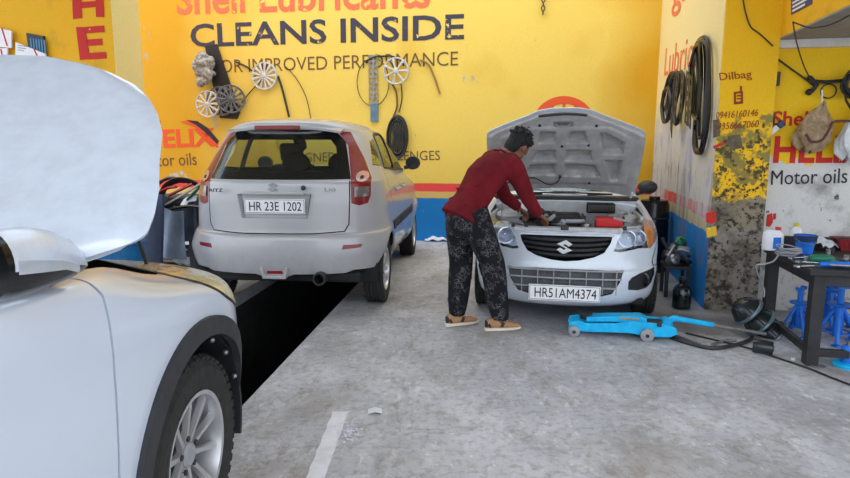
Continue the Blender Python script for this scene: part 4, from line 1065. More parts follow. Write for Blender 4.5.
    q = MB(); q.loft([[V((s * x, y, z)) for x, y, z in ((.00, .06, .005), (.05, .03, .0), (.055, -.12, -.012), (-.02, -.14, -.012))], [V((s * x, y, z)) for x, y, z in ((.00, .05, .035), (.045, .02, .03), (.05, -.11, .012), (-.02, -.13, .012))]]); obj('mirror_foot', q, m_trim, m, None, .006)
    q = MB(); q.loft([[V((s * x, y, z)) for y, z in ((-.30, .0), (.02, .0), (-.20, .12))] for x in (-.035, -.015)]); obj('sail_panel', q, m_black, m, None)
# bay
for s in (-1, 1):
    q = MB(); q.box((s * .70, -.15, .84), (.10, .80, .16)); obj('inner_fender', q, m_trim, suv, None, .02)
q = MB(); q.box((0, -.15, .62), (1.40, .86, .3)); obj('bay_floor', q, m_dark, suv, None, .02)
q = MB(); q.box((0, .47, .84), (1.1, .07, .04)); obj('radiator_support', q, m_trim, suv, None, .01)
q = MB(); q.box((0, -.1, .83), (.62, .42, .14)); obj('engine_cover', q, m_trim, suv, None, .04)
q = MB(); q.box((.48, .12, .84), (.22, .26, .16)); obj('battery', q, m_trim, suv, None, .01)
q = MB(); q.box((.56, .34, .88), (.22, .12, .05)); obj('headlight_bracket', q, m_trim, suv, None, .01)
for k in range(5):
    q = MB(); q.tube(catmull([(.30 + .07 * k, .30, .86), (.36 + .06 * k, .18, .93), (.40 + .05 * k, 0, .90), (.44 + .03 * k, -.25, .92)], 6), .012, 8); obj('hose', q, m_trim, suv)
q = MB(); q.box((0, -.69, 1.075), (1.56, .12, .03)); obj('cowl_panel', q, m_trim, suv, None, .01)
q = MB(); q.box((0, -1.5, .28), (1.5, 3.4, .06)); obj('undertray', q, m_dark, suv, None)
q = MB(); q.prism([(-.52, .62), (.52, .62), (.46, .38), (-.46, .38)], 'y', .70, .74); obj('grille', q, m_trim, suv, None)
for x in (-.4, .4): seat(suv, x, -1.75, .52, z0=.55)
q = MB(); q.box((0, -1.08, .98), (1.4, .40, .2)); obj('dashboard', q, m_dark, suv, None, .06)
q = MB(); q.tube([(.55, .36, .87), (.50, .20, 1.40)], .007, 8); obj('prop_rod', q, m_trim, suv)
HA = radians(39)
bon = bpy.data.objects.new('bonnet', None); COL.objects.link(bon); bon.parent = suv
bon.matrix_local = Matrix.Translation((0, -.62, 1.092)) @ Matrix.Rotation(HA, 4, 'X')      # x right, y hinge->lip, z outer face normal
HW = [(0, .70), (.04, .80), (.08, .875), (.12, .945), (.15, .982), (.175, .99), (.24, .985), (.32, .968), (.42, .935), (.55, .90), (.64, .855), (.72, .80), (.79, .73), (.85, .645), (.89, .555), (.92, .44), (.94, .28), (.95, .08)]
def skin(u, v, dz=0.0, sc=1.0):
    s_ = .95 * v; w = interp(HW, s_) * sc; x = (2 * u - 1) * w
    t = abs(x) / max(w, .01)
    z = .035 * (1 - (x / .95) ** 2) * (1 - .7 * v) - .022 * max(0, (t - .90) / .10) ** 2 - .06 * max(0, v - .75) ** 2 * 4 * .3
    cr = max(0, 1 - abs(abs(x) - (.50 - .12 * v)) / .06); z += .006 * cr * cr
    return V((x, s_, z + dz))
q = MB(); q.sheet(lambda u, v: skin(u, v), 70, 60, .012); obj('outer_skin', q, m_white, bon, 50)
q = MB(); q.sheet(lambda u, v: skin(u, .02 + .95 * v, -.035 + .012 * (sin(u * 22) * sin(v * 16)), .95), 40, 30, .006); obj('inner_frame', q, m_white, bon, 50)

# ================================================================== PERSON
DPX = 4.45
pf = V((.85, .53, 0)).normalized(); prt = V((pf.y, -pf.x, 0))      # facing, and towards the right hand
footL = on_floor(457, 325.5); footR = on_floor(497, 330.5)
person = thing('person', 'man in maroon jersey and black patterned trousers bending into the open engine bay', 'person', ((footL.x + footR.x) / 2, (footL.y + footR.y) / 2, 0))
PO = V(person.location)
def L(p): return V(p) - PO
pel = at(466, 210, 4.47); ches = at(484, 178, 4.53); nkb = at(502, 158, 4.60); hed = at(518, 146, 4.66)
shR = at(515, 170, 4.47); shL = at(489, 163, 4.72)
elR = at(529, 200, 4.53); haR = at(543, 219, 4.66); wrR = at(539, 215, 4.62)
elL = at(505, 196, 4.82); wrL = at(519, 208, 4.88); haL = at(523, 214, 4.90)
hipL = pel - prt * .09 + V((0, 0, -.02)); hipR = pel + prt * .09 + V((0, 0, -.02))
ankL = footL + V((0.0, 0, .10)); ankR = footR + V((0.02, 0, .10))
kneL = lerp(hipL, ankL, .50) + pf * .035 - prt * .01; kneR = lerp(hipR, ankR, .48) + pf * .06
def ell(c, d, a, b, up, n=20):
    """ring of an elliptical section: half width a along prt-ish, b across; d = axis direction"""
    d = d.normalized(); x = (up - d * up.dot(d)).normalized(); y = d.cross(x)
    return [c + x * (a * cos(2 * pi * i / n)) + y * (b * sin(2 * pi * i / n)) for i in range(n)]
def limb(q, pts, rs, n=14):
    cc = catmull([tuple(L(p)) + (r,) for p, r in zip(pts, rs)], 6)
    q.tube([V(c[:3]) for c in cc], [c[3] for c in cc], n)
def torso(q, grow=0.0):
    ax = [(lerp(pel, ches, -.18), .150, .115), (pel, .158, .122), (lerp(pel, ches, .35), .150, .112), (lerp(pel, ches, .75), .158, .116), (ches + V((0, 0, .0)), .172, .122), (lerp(ches, nkb, .45), .178, .115), (lerp(ches, nkb, .8), .150, .090), (nkb, .085, .07)]
    rings = []
    for i, (c, a, b) in enumerate(ax):
        d = ax[min(i + 1, len(ax) - 1)][0] - ax[max(i - 1, 0)][0]
        rings.append(ell(L(c), d, a + grow, b + grow, prt, 22))
    q.loft(rings)
hd = (hed - nkb).normalized(); face = (pf * .80 + V((0, 0, -.62))).normalized(); face = (face - prt * .25).normalized()
hup = (hd * .7 + V((0, 0, .55)) + pf * .2); hup = (hup - face * hup.dot(face)).normalized(); hx = face.cross(hup)
HR = Matrix((hx, face, hup)).transposed()
# body: one continuous surface
q = MB(); torso(q, -.02)
limb(q, [nkb - hd * .05, lerp(nkb, hed, .45), hed], [.058, .054, .052])
hl = L(hed)
q.sph(hl + hup * .02, (.074, .095, .098), 20, 14, HR); q.sph(hl - hup * .045 + face * .025, (.058, .070, .070), 16, 10, HR)
q.sph(hl + face * .098 - hup * .020, (.014, .020, .024), 10, 8, HR); q.sph(hl + face * .088 - hup * .062, (.026, .014, .010), 10, 8, HR); q.sph(hl + face * .080 - hup * .094, (.024, .02, .016), 10, 8, HR)
for s in (-1, 1):
    q.sph(hl + hx * s * .076 - face * .006 - hup * .008, (.010, .020, .030), 10, 8, HR); q.sph(hl + hx * s * .032 + face * .080 + hup * .012, (.018, .014, .008), 8, 6, HR)
for sh, el, wr in ((shR, elR, wrR), (shL, elL, wrL)):
    limb(q, [lerp(nkb, sh, .5), sh, lerp(sh, el, .5), el, lerp(el, wr, .5), wr], [.05, .055, .046, .040, .036, .027])
for hip, kn, an in ((hipL, kneL, ankL), (hipR, kneR, ankR)):
    limb(q, [hip, lerp(hip, kn, .5), kn, lerp(kn, an, .4), an, an - V((0, 0, .05))], [.085, .075, .055, .052, .036, .036])
def hand(q, wr, dirn, palm_n, side):
    d = dirn.normalized(); n = (palm_n - d * palm_n.dot(d)).normalized(); x = d.cross(n) * side
    w = L(wr)
    Rm = Matrix((x, d, n)).transposed()
    q.sph(w + d * .045, (.040, .054, .017), 14, 10, Rm)
    for k, (ln, off) in enumerate(((.066, -.029), (.076, -.010), (.072, .009), (.056, .027))):
        b = w + d * .082 + x * off; c = b + d * ln * .45 + n * ln * .12; e = c + d * ln * .30 + n * ln * .36; g = e + d * ln * .04 + n * ln * .30
        q.tube([w + d * .05 + x * off * .8, b, c, e, g], [.010, .0098, .0088, .0082, .0066], 8)
    b = w + d * .022 - x * .032; q.tube([w + d * .01 - x * .012, b, b + d * .030 - x * .020 + n * .010, b + d * .056 - x * .018 + n * .022], [.013, .0125, .0105, .008], 8)
hand(q, wrR, haR - wrR + V((.05, .06, -.02)), V((.05, .4, -1)), 1)
hand(q, wrL, V((.6, .5, -.5)), V((0, .2, -1)), -1)
bodyo = obj('body', remesh(q, .0065, 4, .5), m_skin, person, 80)
q = MB()                                               # eyes and brows sit on the face
for s in (-1, 1): 
    q = MB(); q.sph(hl + hx * s * .031 + face * .0835 - hup * .004, (.012, .008, .007), 10, 8, HR); obj('eye', q, m_ink, person)
# hair: cap of short tousled black hair
q = MB(); q.sph(hl + hup * .040 - face * .018, (.084, .098, .086), 22, 16, HR)
q.sph(hl - face * .056 - hup * .025, (.068, .05, .080), 16, 10, HR); q.sph(hl + face * .03 + hup * .075, (.066, .07, .045), 16, 10, HR)
random.seed(5)
for k in range(150):
    a = random.uniform(0, 2 * pi); b = random.uniform(.05, 1.55)
    dv = hx * cos(a) * sin(b) + face * (sin(a) * sin(b)) + hup * cos(b)
    if dv.dot(face) > .72 and dv.dot(hup) < .45: continue
    p = hl + hup * .035 - face * .018 + hx * (dv.dot(hx) * .080) + face * (dv.dot(face) * .096) + hup * (dv.dot(hup) * .084)
    t = (dv + face * .5 + V((random.uniform(-.5, .5), random.uniform(-.5, .5), random.uniform(-.6, .1)))).normalized()
    q.tube([p - dv * .01, p + t * .022, p + t * .036], [.012, .0085, .003], 6)
obj('hair', remesh(q, .005, 2, .4), m_hair, person, 80)
# jersey
q = MB(); torso(q, .006)
q.loft([ell(L(c), pel - ches, a, b, prt, 22) for c, a, b in ((lerp(pel, ches, .25), .150, .118), (lerp(pel, ches, -.05), .180, .146), (lerp(pel, ches, -.30), .188, .158))])
for sh, el, wr, k in ((shR, elR, wrR, 1.0), (shL, elL, wrL, 1.0)):
    limb(q, [lerp(nkb, sh, .35), lerp(nkb, sh, .9), lerp(sh, el, .4), lerp(sh, el, .8), el, lerp(el, wr, .45), lerp(el, wr, .93)], [.088, .084, .070, .060, .056, .050, .042])
    q.sph(L(sh) - V((0, 0, .01)), .082, 14, 10)
for k in range(12):                                    # soft folds
    t = k / 11; c = lerp(pel, ches, -.15 + 1.0 * t) - pf * (.118 + .012 * sin(k * 2.3)) + prt * (.05 * sin(k * 1.9))
    q.tube([L(c - prt * .10 + V((0, 0, .02 * sin(k)))), L(c - pf * .006), L(c + prt * .10 + V((0, 0, .03 * cos(k * 1.3))))], [.004, .011, .004], 6)
obj('jersey', remesh(q, .009, 5, .5), m_shirt, person, 80)
q = MB(); q.tube([p for p in ell(L(nkb) + hd * .018, hd, .070, .062, prt, 24)], .009, 6, closed=True); obj('collar', q, m_shirt, person)
# trousers
q = MB()
q.loft([ell(L(c), V((0, 0, 1)), a, b, prt, 24) for c, a, b in ((pel + V((0, 0, .07)) + pf * .01, .148, .112), (pel, .166, .130), (pel - V((0, 0, .10)), .172, .140), (pel - V((0, 0, .19)), .150, .120))])
for hip, kn, an in ((hipL, kneL, ankL), (hipR, kneR, ankR)):
    limb(q, [hip + V((0, 0, .03)), lerp(hip, kn, .3), lerp(hip, kn, .7), kn, lerp(kn, an, .35), lerp(kn, an, .75), an + V((0, 0, .015)), an - V((0, 0, .012))], [.108, .110, .100, .093, .090, .079, .066, .062], 18)
    for k in range(7):
        z = an + V((0, 0, .02 + .055 * k)) ; c = lerp(an, kn, .06 + .13 * k); r = .072 + .003 * k
        a0 = k * 1.1; q.tube([L(c + V((r * cos(a0 + t), r * sin(a0 + t), .025 * sin(2 * t + k)))) for t in (0, .5, 1.0, 1.5)], [.003, .010, .010, .003], 6)
obj('trousers', remesh(q, .009, 4, .5), m_trou, person, 80)
# shoes
m_tan = fabric('tan_suede', c8(176, 134, 100), 0.15, 0.3, 20); m_sole = M_('cream_sole', c8(224, 214, 196), 0.6, var=0.08, scale=30)
for nm, ft, dr, lift in (('shoe', footL, V((.90, .40, 0)), .02), ('shoe', footR, V((.98, .20, 0)), 0)):
    d = dr.normalized(); x = d.cross(V((0, 0, 1)))
    o = bpy.data.objects.new('shoe', None); COL.objects.link(o); o.parent = person
    m = Matrix((x, d, V((0, 0, 1)))).transposed().to_4x4(); m.translation = L(ft) - d * .075; o.matrix_local = m     # local y = toe
    def sec(y, w, z0, z1, n=16, sq=2.6, cx=0): return [V((cx + w * math.copysign(abs(cos(a)) ** (2 / sq), cos(a)), y, (z0 + z1) / 2 + (z1 - z0) / 2 * math.copysign(abs(sin(a)) ** (2 / sq), sin(a)))) for a in [2 * pi * i / n for i in range(n)]]
    q = MB(); q.loft([sec(y, w, z0, z1) for y, w, z0, z1 in ((-.022, .020, .004, .030), (-.012, .034, .0, .032), (.05, .037, .0, .030), (.12, .042, .0, .028), (.19, .046, .0, .028), (.235, .040, .004, .028), (.258, .024, .010, .028))]); obj('sole', q, m_sole, o, 50)
    q = MB(); q.loft([sec(y, w, .022, z1, 18, 2.2) for y, w, z1 in ((-.012, .022, .085), (-.004, .034, .100), (.03, .038, .104), (.065, .038, .105), (.10, .040, .092), (.14, .043, .076), (.19, .043, .062), (.225, .036, .052), (.248, .022, .042))]); obj('upper', q, m_tan, o, 50)
    q = MB(); q.loft([sec(y, w, .030, z1, 18, 2.2) for y, w, z1 in ((-.018, .014, .070), (-.014, .028, .086), (.006, .0395, .086), (.016, .040, .06))]); obj('heel_counter', q, m_trim, o, 50)
    q = MB()
    for k in range(4): q.tube([(-.030, .088 + k * .02, .075 - k * .006), (0, .094 + k * .02, .105 - k * .009), (.030, .088 + k * .02, .075 - k * .006)], .0045, 6)
    obj('laces', q, m_sole, o, 50)
    for sx in (-1, 1):
        q = MB(); q.loft([[V((sx * (.0415 + .0 * i), y, z)) for y, z in ((.085, .040), (.11, .038), (.122, .068), (.105, .078))] if i == 0 else [V((sx * .046, y, z)) for y, z in ((.085, .040), (.11, .038), (.122, .066), (.105, .074))] for i in range(2)]); obj('side_stripe', q, m_trim, o, None)

# ================================================================== TOOLS AND JUNK
def xform(x, y, z=V((0, 0, 1)), o=V((0, 0, 0))):
    m = Matrix((V(x), V(y), V(z))).transposed().to_4x4(); m.translation = V(o); return m
# ---- trolley jack
jl = on_floor(576, 332); jr = on_floor(651, 337)
jx = (jr - jl).normalized(); jy = V((0, 0, 1)).cross(jx); jo = jl - jx * .03
jack = thing('trolley_jack', 'turquoise trolley jack with long handle on the floor before the parked car', 'jack', M=xform(jx, jy, o=jo))
SPL = [(-.03, .055), (-.02, .10), (.04, .115), (.10, .098), (.30, .112), (.42, .135), (.62, .130), (.715, .105), (.728, .06), (.68, .034), (.54, .028), (.40, .046), (.10, .035), (.0, .038)]
for y in (-.085, .085):
    q = MB(); q.prism(SPL, 'y', y - .005, y + .005); obj('side_plate', q, m_jblue, jack, None, .003)
q = MB(); q.loft([[V((x, y, z)) for y in (-.055, .055) for z in ((z0, z1) if y < 0 else (z1, z0))] for x, z0, z1 in ((.10, .10, .135), (.25, .11, .15), (.48, .115, .165), (.52, .10, .15))]); obj('lift_arm', q, m_jblue, jack, None, .004)
q = MB(); q.lathe([(.001, .12), (.035, .12), (.040, .15), (.055, .155), (.055, .165), (.04, .16), (.001, .158)], 20, Matrix.Translation((.09, 0, -.01))); obj('saddle', q, m_dsteel, jack)
q = MB(); q.box((.53, 0, .085), (.20, .11, .08)); q.cyl((.30, 0, .08), (.48, 0, .085), .032); obj('hydraulic_unit', q, m_dsteel, jack, None, .004)
q = MB(); q.box((.40, 0, .142), (.13, .12, .015)); obj('oil_cover', q, M_('beige_stain', c8(176, 150, 120), 0.6, var=.3), jack, None, .003)
for x, r in ((.012, .040), (.520, .046)):
    for y in (-.112, .112):
        q = MB(); q.lathe([(.012, -.02), (r * .8, -.02), (r, -.014), (r, .014), (r * .8, .02), (.012, .02)], 24, Matrix.Translation((x, y, r)) @ Matrix.Rotation(pi / 2, 4, 'X'), True); w = obj('wheel', q, m_grey, jack, 40)
        q = MB(); q.cyl((x, y - .026, r), (x, y + .026, r), .013, n=12); obj('axle_cap', q, m_dsteel, w)
q = MB(); q.cyl((.66, -.05, .12), (.66, .05, .12), .03); q.tube([(.66, 0, .12), (.71, .0, .150), (.74, 0, .150)], .024, 10); obj('handle_socket', q, m_jblue, jack)
minv = xform(jx, jy, o=jo).inverted()
h0 = V((.73, 0, .150)); h1 = minv @ (on_floor(766, 334, .07)); hm = lerp(h0, h1, .42)
q = MB(); q.tube([h0, hm], .019, 10); hd_ = obj('handle', q, m_jblue, jack)
q = MB(); q.tube([hm, h1], .012, 10); obj('handle_rod', q, m_steel, hd_)
q = MB(); q.box((.60, -.10, .13), (.03, .02, .04)); obj('foot_pedal', q, m_dsteel, jack, None, .004)
def floor_line(name, pts, r, mat, label, cat, z=None, grp=None):
    P = [on_floor(x, y, (r if z is None else z)) for x, y in pts]
    q = MB(); q.tube(catmull([tuple(p) for p in P], 8), r, 8); o = obj(name, q, mat); return tag(o, label, cat, grp)
floor_line('hose', [(664, 333), (676, 339), (692, 344), (712, 348), (730, 346), (748, 341), (752, 337)], .014, m_dsteel, 'dark rubber hose curving on the floor behind the trolley jack', 'hose')
floor_line('metal_strip', [(672, 334), (684, 338), (700, 344)], .010, m_steel, 'pale bent metal strip on the floor against the trolley jack wheel', 'scrap')
floor_line('metal_strip', [(712, 345), (724, 341), (736, 340)], .010, m_steel, 'short pale metal strip on the floor under the jack handle', 'scrap')
floor_line('cable', [(686, 333), (715, 340), (745, 347), (775, 357), (808, 368), (830, 377), (856, 387)], .007, m_trim, 'thin black cable running along the floor past the table leg', 'cable')

# ---- nested black basins leaning by the table
m_basin = M_('black_teal_plastic', c8(34, 42, 46), 0.25, var=.25, scale=14)
for k, (px, py, D, lab) in enumerate(((750, 309, 4.46, 'black plastic basin leaning in a nested row, the one nearest the pillar'), (761, 317, 4.36, 'black plastic basin in the middle of the nested leaning row'), (774, 327, 4.22, 'black plastic basin of the nested row closest to the table leg'))):
    ax = V((-.72, .16, .66)).normalized(); up = V((.62, -.05, .70)); up = (up - ax * up.dot(ax)).normalized(); sd = ax.cross(up)
    m = xform(sd, up, ax, at(748, 312, 4.30) - ax * .118 * k)
    t = thing('basin', lab, 'basin', M=m, group='nested black basins')
    q = MB(); q.lathe([(.001, .105), (.05, .100), (.080, .078), (.104, .02), (.112, 0), (.106, 0), (.097, .02), (.074, .070), (.046, .091), (.001, .096)], 32); obj('bowl', q, m_basin, t, 40)
    q = MB(); q.torus((0, 0, 0), .114, .013, 'z', 36, 8); obj('rim', q, M_('worn_teal_rim', c8(96, 116, 124), .3, .3), t)
    for a in range(8):
        q = MB(); c, s = cos(a * pi / 4), sin(a * pi / 4); q.tube([(.108 * c, .108 * s, .01), (.086 * c, .086 * s, .064), (.055 * c, .055 * s, .098)], .0045, 6); obj('rib', q, m_basin, t)
tt = thing('oil_filter', 'dark teal oil filter can lying under the basins by the table leg', 'filter', M=xform(V((.5, .8, 0)).normalized(), V((0, 0, 1)), V((.8, -.5, 0)).normalized(), on_floor(763, 347, .047)))
q = MB(); q.lathe([(.001, -.06), (.044, -.06), (.047, -.052), (.047, .05), (.04, .06), (.001, .06)], 24); obj('can', q, m_basin, tt)
q = MB(); q.lathe([(.001, .061), (.02, .061), (.02, .066), (.001, .066)], 16); obj('cap', q, m_dsteel, tt)

# ---- work table on the right
tfl = on_floor(808, 365); ZT = at(807, 269, tfl.y - .02).z
tab = thing('work_table', 'greasy black steel work table loaded with tools against the right wall', 'table', tuple(tfl), -radians(HB))
TW, TD = 1.45, .80
q = MB(); q.box((TW / 2 - .03, TD / 2 - .02, ZT - .02), (TW + .06, TD + .06, .04)); obj('tabletop', q, m_table, tab, None, .006)
q = MB(); q.box((TW / 2, .0, ZT - .075), (TW, .03, .07)); obj('apron', q, m_table, tab, None, .004)
q = MB(); q.box((.0, TD / 2, ZT - .075), (.03, TD, .07)); obj('apron', q, m_table, tab, None, .004)
for x in (0, TW):
    for y in (0, TD):
        q = MB(); q.box((x + .015 * (1 if x == 0 else -1), y + .02, ZT / 2 - .02), (.075, .075, ZT - .04)); obj('leg', q, m_table, tab, None, .004)
q = MB(); q.box((TW / 2, .01, .085), (TW, .035, .05)); obj('stretcher', q, m_table, tab, None, .004)
q = MB(); q.box((.01, TD / 2, .085), (.035, TD, .05)); obj('stretcher', q, m_table, tab, None, .004)
q = MB(); q.box((TW / 2, TD - .01, ZT + .045), (TW, .025, .09)); obj('back_ledge', q, m_table, tab, None, .004)
def on_tab(px, py, z=0.0):
    r = ray(px, py); return EYE + r * ((ZT + z - CAMH) / r.z)
def flat(o, ang=0.0): return Matrix.Translation(o) @ Matrix.Rotation(ang, 4, 'Z')
# coolant jug
p = on_tab(772, 250)
t = thing('jug', 'white jug with blue label and red cap at the left end of the table', 'bottle', M=flat(p, -radians(HB)) @ Matrix.Scale(.80, 4))
def rsec(z, a, b, n=24, e=3.2): return [V((a * math.copysign(abs(cos(t_)) ** (2 / e), cos(t_)), b * math.copysign(abs(sin(t_)) ** (2 / e), sin(t_)), z)) for t_ in [2 * pi * i / n for i in range(n)]]
q = MB(); q.loft([rsec(z, a, b) for z, a, b in ((0, .075, .05), (.006, .085, .058), (.13, .085, .058), (.155, .080, .052), (.175, .055, .040), (.185, .05, .035))]); obj('body', q, m_whitep, t, 40)
q = MB(); q.loft([[v + V((.012, 0, 0)) for v in rsec(z, .058, .0595)] for z in (.02, .125)], caps=False); obj('label', q, m_sblue, t, 40)
q = MB(); q.tube([(-.05, 0, .175), (-.075, 0, .150), (-.078, 0, .08), (-.06, 0, .05)], .013, 8); obj('handle', q, m_whitep, t)
q = MB(); q.cyl((.035, 0, .18), (.035, 0, .212), .024); obj('cap', q, M_('red_plastic', c8(206, 40, 36), .4), t, 30)
# yellow topped bottle and blue bucket
p = on_tab(795, 245)
t = thing('bottle', 'small white bottle with yellow top behind the blue bucket', 'bottle', M=flat(p))
q = MB(); q.lathe([(.001, 0), (.04, 0), (.042, .01), (.042, .10), (.03, .13), (.016, .14), (.016, .15), (.001, .15)], 20); obj('body', q, m_whitep, t)
q = MB(); q.cyl((0, 0, .145), (0, 0, .17), .019); obj('cap', q, M_('yellow_plastic', c8(226, 206, 50), .4), t)
p = on_tab(804, 253)
t = thing('bucket', 'blue plastic bucket among tools on the work table', 'bucket', M=flat(p) @ Matrix.Scale(.84, 4))
q = MB(); q.lathe([(.001, 0), (.062, 0), (.078, .14), (.086, .142), (.086, .152), (.074, .15), (.060, .012), (.001, .012)], 28); obj('body', q, m_sblue, t)
q = MB(); q.lathe([(.079, .105), (.083, .105), (.088, .155), (.079, .155)], 28, None, True); obj('rim', q, M_('navy_plastic', c8(22, 50, 96), .4), t)
q = MB(); q.tube([(.084 * cos(a), .084 * sin(a), .13 - .05 * abs(sin(a)) * (1 if sin(a) < 0 else 0)) for a in [pi + pi * i / 12 for i in range(13)]], .003, 6); obj('bail_handle', q, m_steel, t)
# coil of white cable
p = on_tab(788, 257)
q = MB()
random.seed(31)
for k in range(9):
    q.M = Matrix.Translation((random.uniform(-.02, .02), random.uniform(-.015, .015), .016 + .006 * k)) @ Matrix.Rotation(random.uniform(-.16, .16), 4, 'X') @ Matrix.Rotation(random.uniform(-.12, .12), 4, 'Y')
    q.torus((0, 0, 0), random.uniform(.058, .078), .0042, 'z', 28, 6, random.uniform(.7, .95))
q.M = None
tag(obj('cable_coil', q, m_grey, M=flat(p)), 'coil of pale grey cable on the table beside the bucket', 'cable')
P = [p + V((-.07, -.01, .02)), on_tab(772, 262, .01), on_tab(766, 266, .0) + V((-.06, 0, .0)), at(762, 285, 4.0), at(764, 297, 4.0)]
q = MB(); q.tube(catmull([tuple(v) for v in P], 8), .005, 6); tag(obj('cable', q, m_grey), 'loose end of pale cable hanging off the left table edge', 'cable')
p = on_tab(826, 249)
t_ = MB(); t_.sheet(lambda u, v: ((u - .5) * .24, (v - .5) * .15, .03 + .05 * sin(3 * u + .5) * sin(3.1 * v) + .012 * sin(17 * u + 5 * v) + .01 * sin(13 * v)), 24, 16, .004); tag(obj('rag', t_, M_('pale_rag', c8(196, 198, 202), .9, var=.2, scale=20), M=flat(p, .3)), 'pale crumpled rag right of the blue bucket on the table', 'rag')
# spanners
def spanner(px, py, ang, lab, ln=.17, first=[None]):
    m = flat(on_tab(px, py, .004), ang)
    if first[0] is None:
        t = thing('spanner', lab, 'spanner', M=m, group='ring spanners on the work table')
        q = MB(); q.box((0, 0, .004), (ln - .05, .014, .006)); obj('shaft', q, m_chrome, t, None, .002)
        q = MB(); q.lathe([(.012, 0), (.021, 0), (.021, .010), (.012, .010)], 20, Matrix.Translation((-ln / 2 + .01, 0, 0)), True); obj('ring_end', q, m_chrome, t)
        q = MB(); q.lathe([(.010, 0), (.019, 0), (.019, .010), (.010, .010)], 16, Matrix.Translation((ln / 2 - .006, 0, 0)), True, .6, 2 * pi - .6); obj('open_end', q, m_chrome, t)
        first[0] = t; return t
    return dup(first[0], lab, M=m)
spanner(800, 258, .3, 'chrome spanner directly before the blue bucket')
spanner(808, 259, 1.2, 'chrome spanner with its ring end at the bucket base, second from the cable coil')
spanner(812, 263, -.4, 'chrome spanner between the bucket and the green drill')
spanner(808, 266.5, .15, 'chrome spanner nearest the front table edge left of the blue tool')
spanner(838, 259.5, -.15, 'chrome spanner lying right of the green drill')
# green grinder, blue handled pump, red crate, sockets
t = thing('power_drill', 'green power drill lying on the table behind the blue tool', 'drill', M=flat(on_tab(823, 259, .03), -.2))
m_green = M_('green_tool_plastic', c8(20, 110, 84), .4)
q = MB(); q.tube([(-.08, 0, 0), (-.06, 0, 0), (.04, 0, 0), (.06, 0, 0)], [.02, .032, .03, .02], 16); obj('body', q, m_green, t)
q = MB(); q.tube([(.02, 0, 0), (.06, -.06, -.012), (.07, -.09, -.014)], [.018, .016, .018], 10); obj('handle', q, m_green, t)
q = MB(); q.tube([(.06, 0, 0), (.085, 0, 0), (.12, 0, 0)], [.017, .014, .004], 12); obj('chuck', q, m_dsteel, t)
t = thing('grease_gun', 'blue handled grease gun lying at the front edge of the table', 'tool', M=flat(on_tab(836, 264.5, .02), -.12))
q = MB(); q.tube([(-.10, .0, 0), (-.06, 0, .0), (.30, 0, 0)], [.013, .018, .018], 12); obj('barrel', q, m_sblue, t)
q = MB(); q.tube([(-.10, 0, 0), (-.16, .01, -.005), (-.20, 0, -.008)], .007, 8); obj('nozzle', q, m_dsteel, t)
q = MB(); q.tube([(-.05, -.02, 0), (.05, -.045, 0), (.2, -.05, 0)], .008, 8); obj('lever', q, m_steel, t)
t = thing('crate', 'dark red plastic crate at the right edge of the table', 'crate', M=flat(on_tab(851, 250), -radians(HB)) @ Matrix.Scale(.72, 4))
m_crate = M_('dark_red_plastic', c8(132, 26, 34), .5)
q = MB(); z0, z1 = 0, .12
q.loft([[V((x * k, y * k, z)) for x, y in ((-.16, -.11), (.16, -.11), (.16, .11), (-.16, .11))] for z, k in ((0, .80), (.115, 1.0), (.12, 1.06), (.125, 1.06), (.125, .98), (.012, .77))]); obj('tray', q, m_crate, t, None, .004)
for k in range(6):
    q = MB(); x = -.105 + k * .042; q.tube([(x * .84, -.0935, .025), (x * .98, -.1075, .10)], .005, 6); obj('rib', q, m_crate, t)
q = MB(); q.sheet(lambda u, v: ((u - .5) * .26, (v - .5) * .17, .10 + .02 * sin(9 * u) * sin(8 * v)), 12, 8, .02); obj('contents', q, m_dsteel, t)
for k, (px, py, lab) in enumerate(((806, 262, 'steel socket beside the bucket on the table'), (828, 254, 'small steel socket standing behind the green drill'), (832, 252.5, 'dark steel socket next to the pale rag'), (846, 260, 'steel socket near the red crate'))):
    q = MB(); q.lathe([(.008, 0), (.016, 0), (.016, .03), (.013, .034), (.008, .034)], 14, None, True); tag(obj('socket', q, m_steel if k != 2 else m_dsteel, M=flat(on_tab(px, py))), lab, 'socket', 'loose sockets on the table')
# axle stands and bottle jack under the table
def axle_stand(px, py, ang, lab, first=[None], sc=1.0):
    m = flat(on_floor(px, py), ang) @ Matrix.Scale(sc, 4)
    if first[0]: return dup(first[0], lab, M=m)
    t = thing('axle_stand', lab, 'axle stand', M=m, group='blue axle stands under the table')
    q = MB(); q.tube([(0, 0, .05), (0, 0, .27)], .032, 14); obj('column', q, m_sblue, t)
    q = MB(); q.tube([(0, 0, .25), (0, 0, .385)], .022, 12); obj('ratchet_bar', q, m_sblue, t)
    q = MB(); q.lathe([(.001, .265), (.075, .265), (.08, .272), (.075, .28), (.001, .28)], 20); obj('collar', q, m_sblue, t)
    q = MB(); q.prism([(-.05, .385), (.05, .385), (.055, .415), (.03, .40), (-.03, .40), (-.055, .415)], 'y', -.025, .025); obj('saddle', q, m_sblue, t, None, .003)
    for k in range(4):
        a = pi / 4 + k * pi / 2; c, s = cos(a), sin(a)
        q = MB(); q.tube([(.02 * c, .02 * s, .25), (.085 * c, .085 * s, .12), (.145 * c, .145 * s, .012)], [.014, .015, .016], 6); l = obj('leg', q, m_sblue, t)
        q = MB(); q.box((.148 * c, .148 * s, .006), (.05, .05, .012)); obj('foot', q, m_sblue, l, None, .003)
    for k in range(4):
        a = pi / 4 + k * pi / 2; b = a + pi / 2
        q = MB(); q.tube([(.115 * cos(a), .115 * sin(a), .07), (.115 * cos(b), .115 * sin(b), .07)], .006, 6); obj('brace', q, m_sblue, t)
    q = MB(); q.tube([(.03, 0, .24), (.09, 0, .235), (.12, 0, .20)], .006, 6); obj('lever', q, m_dsteel, t)
    first[0] = t; return t
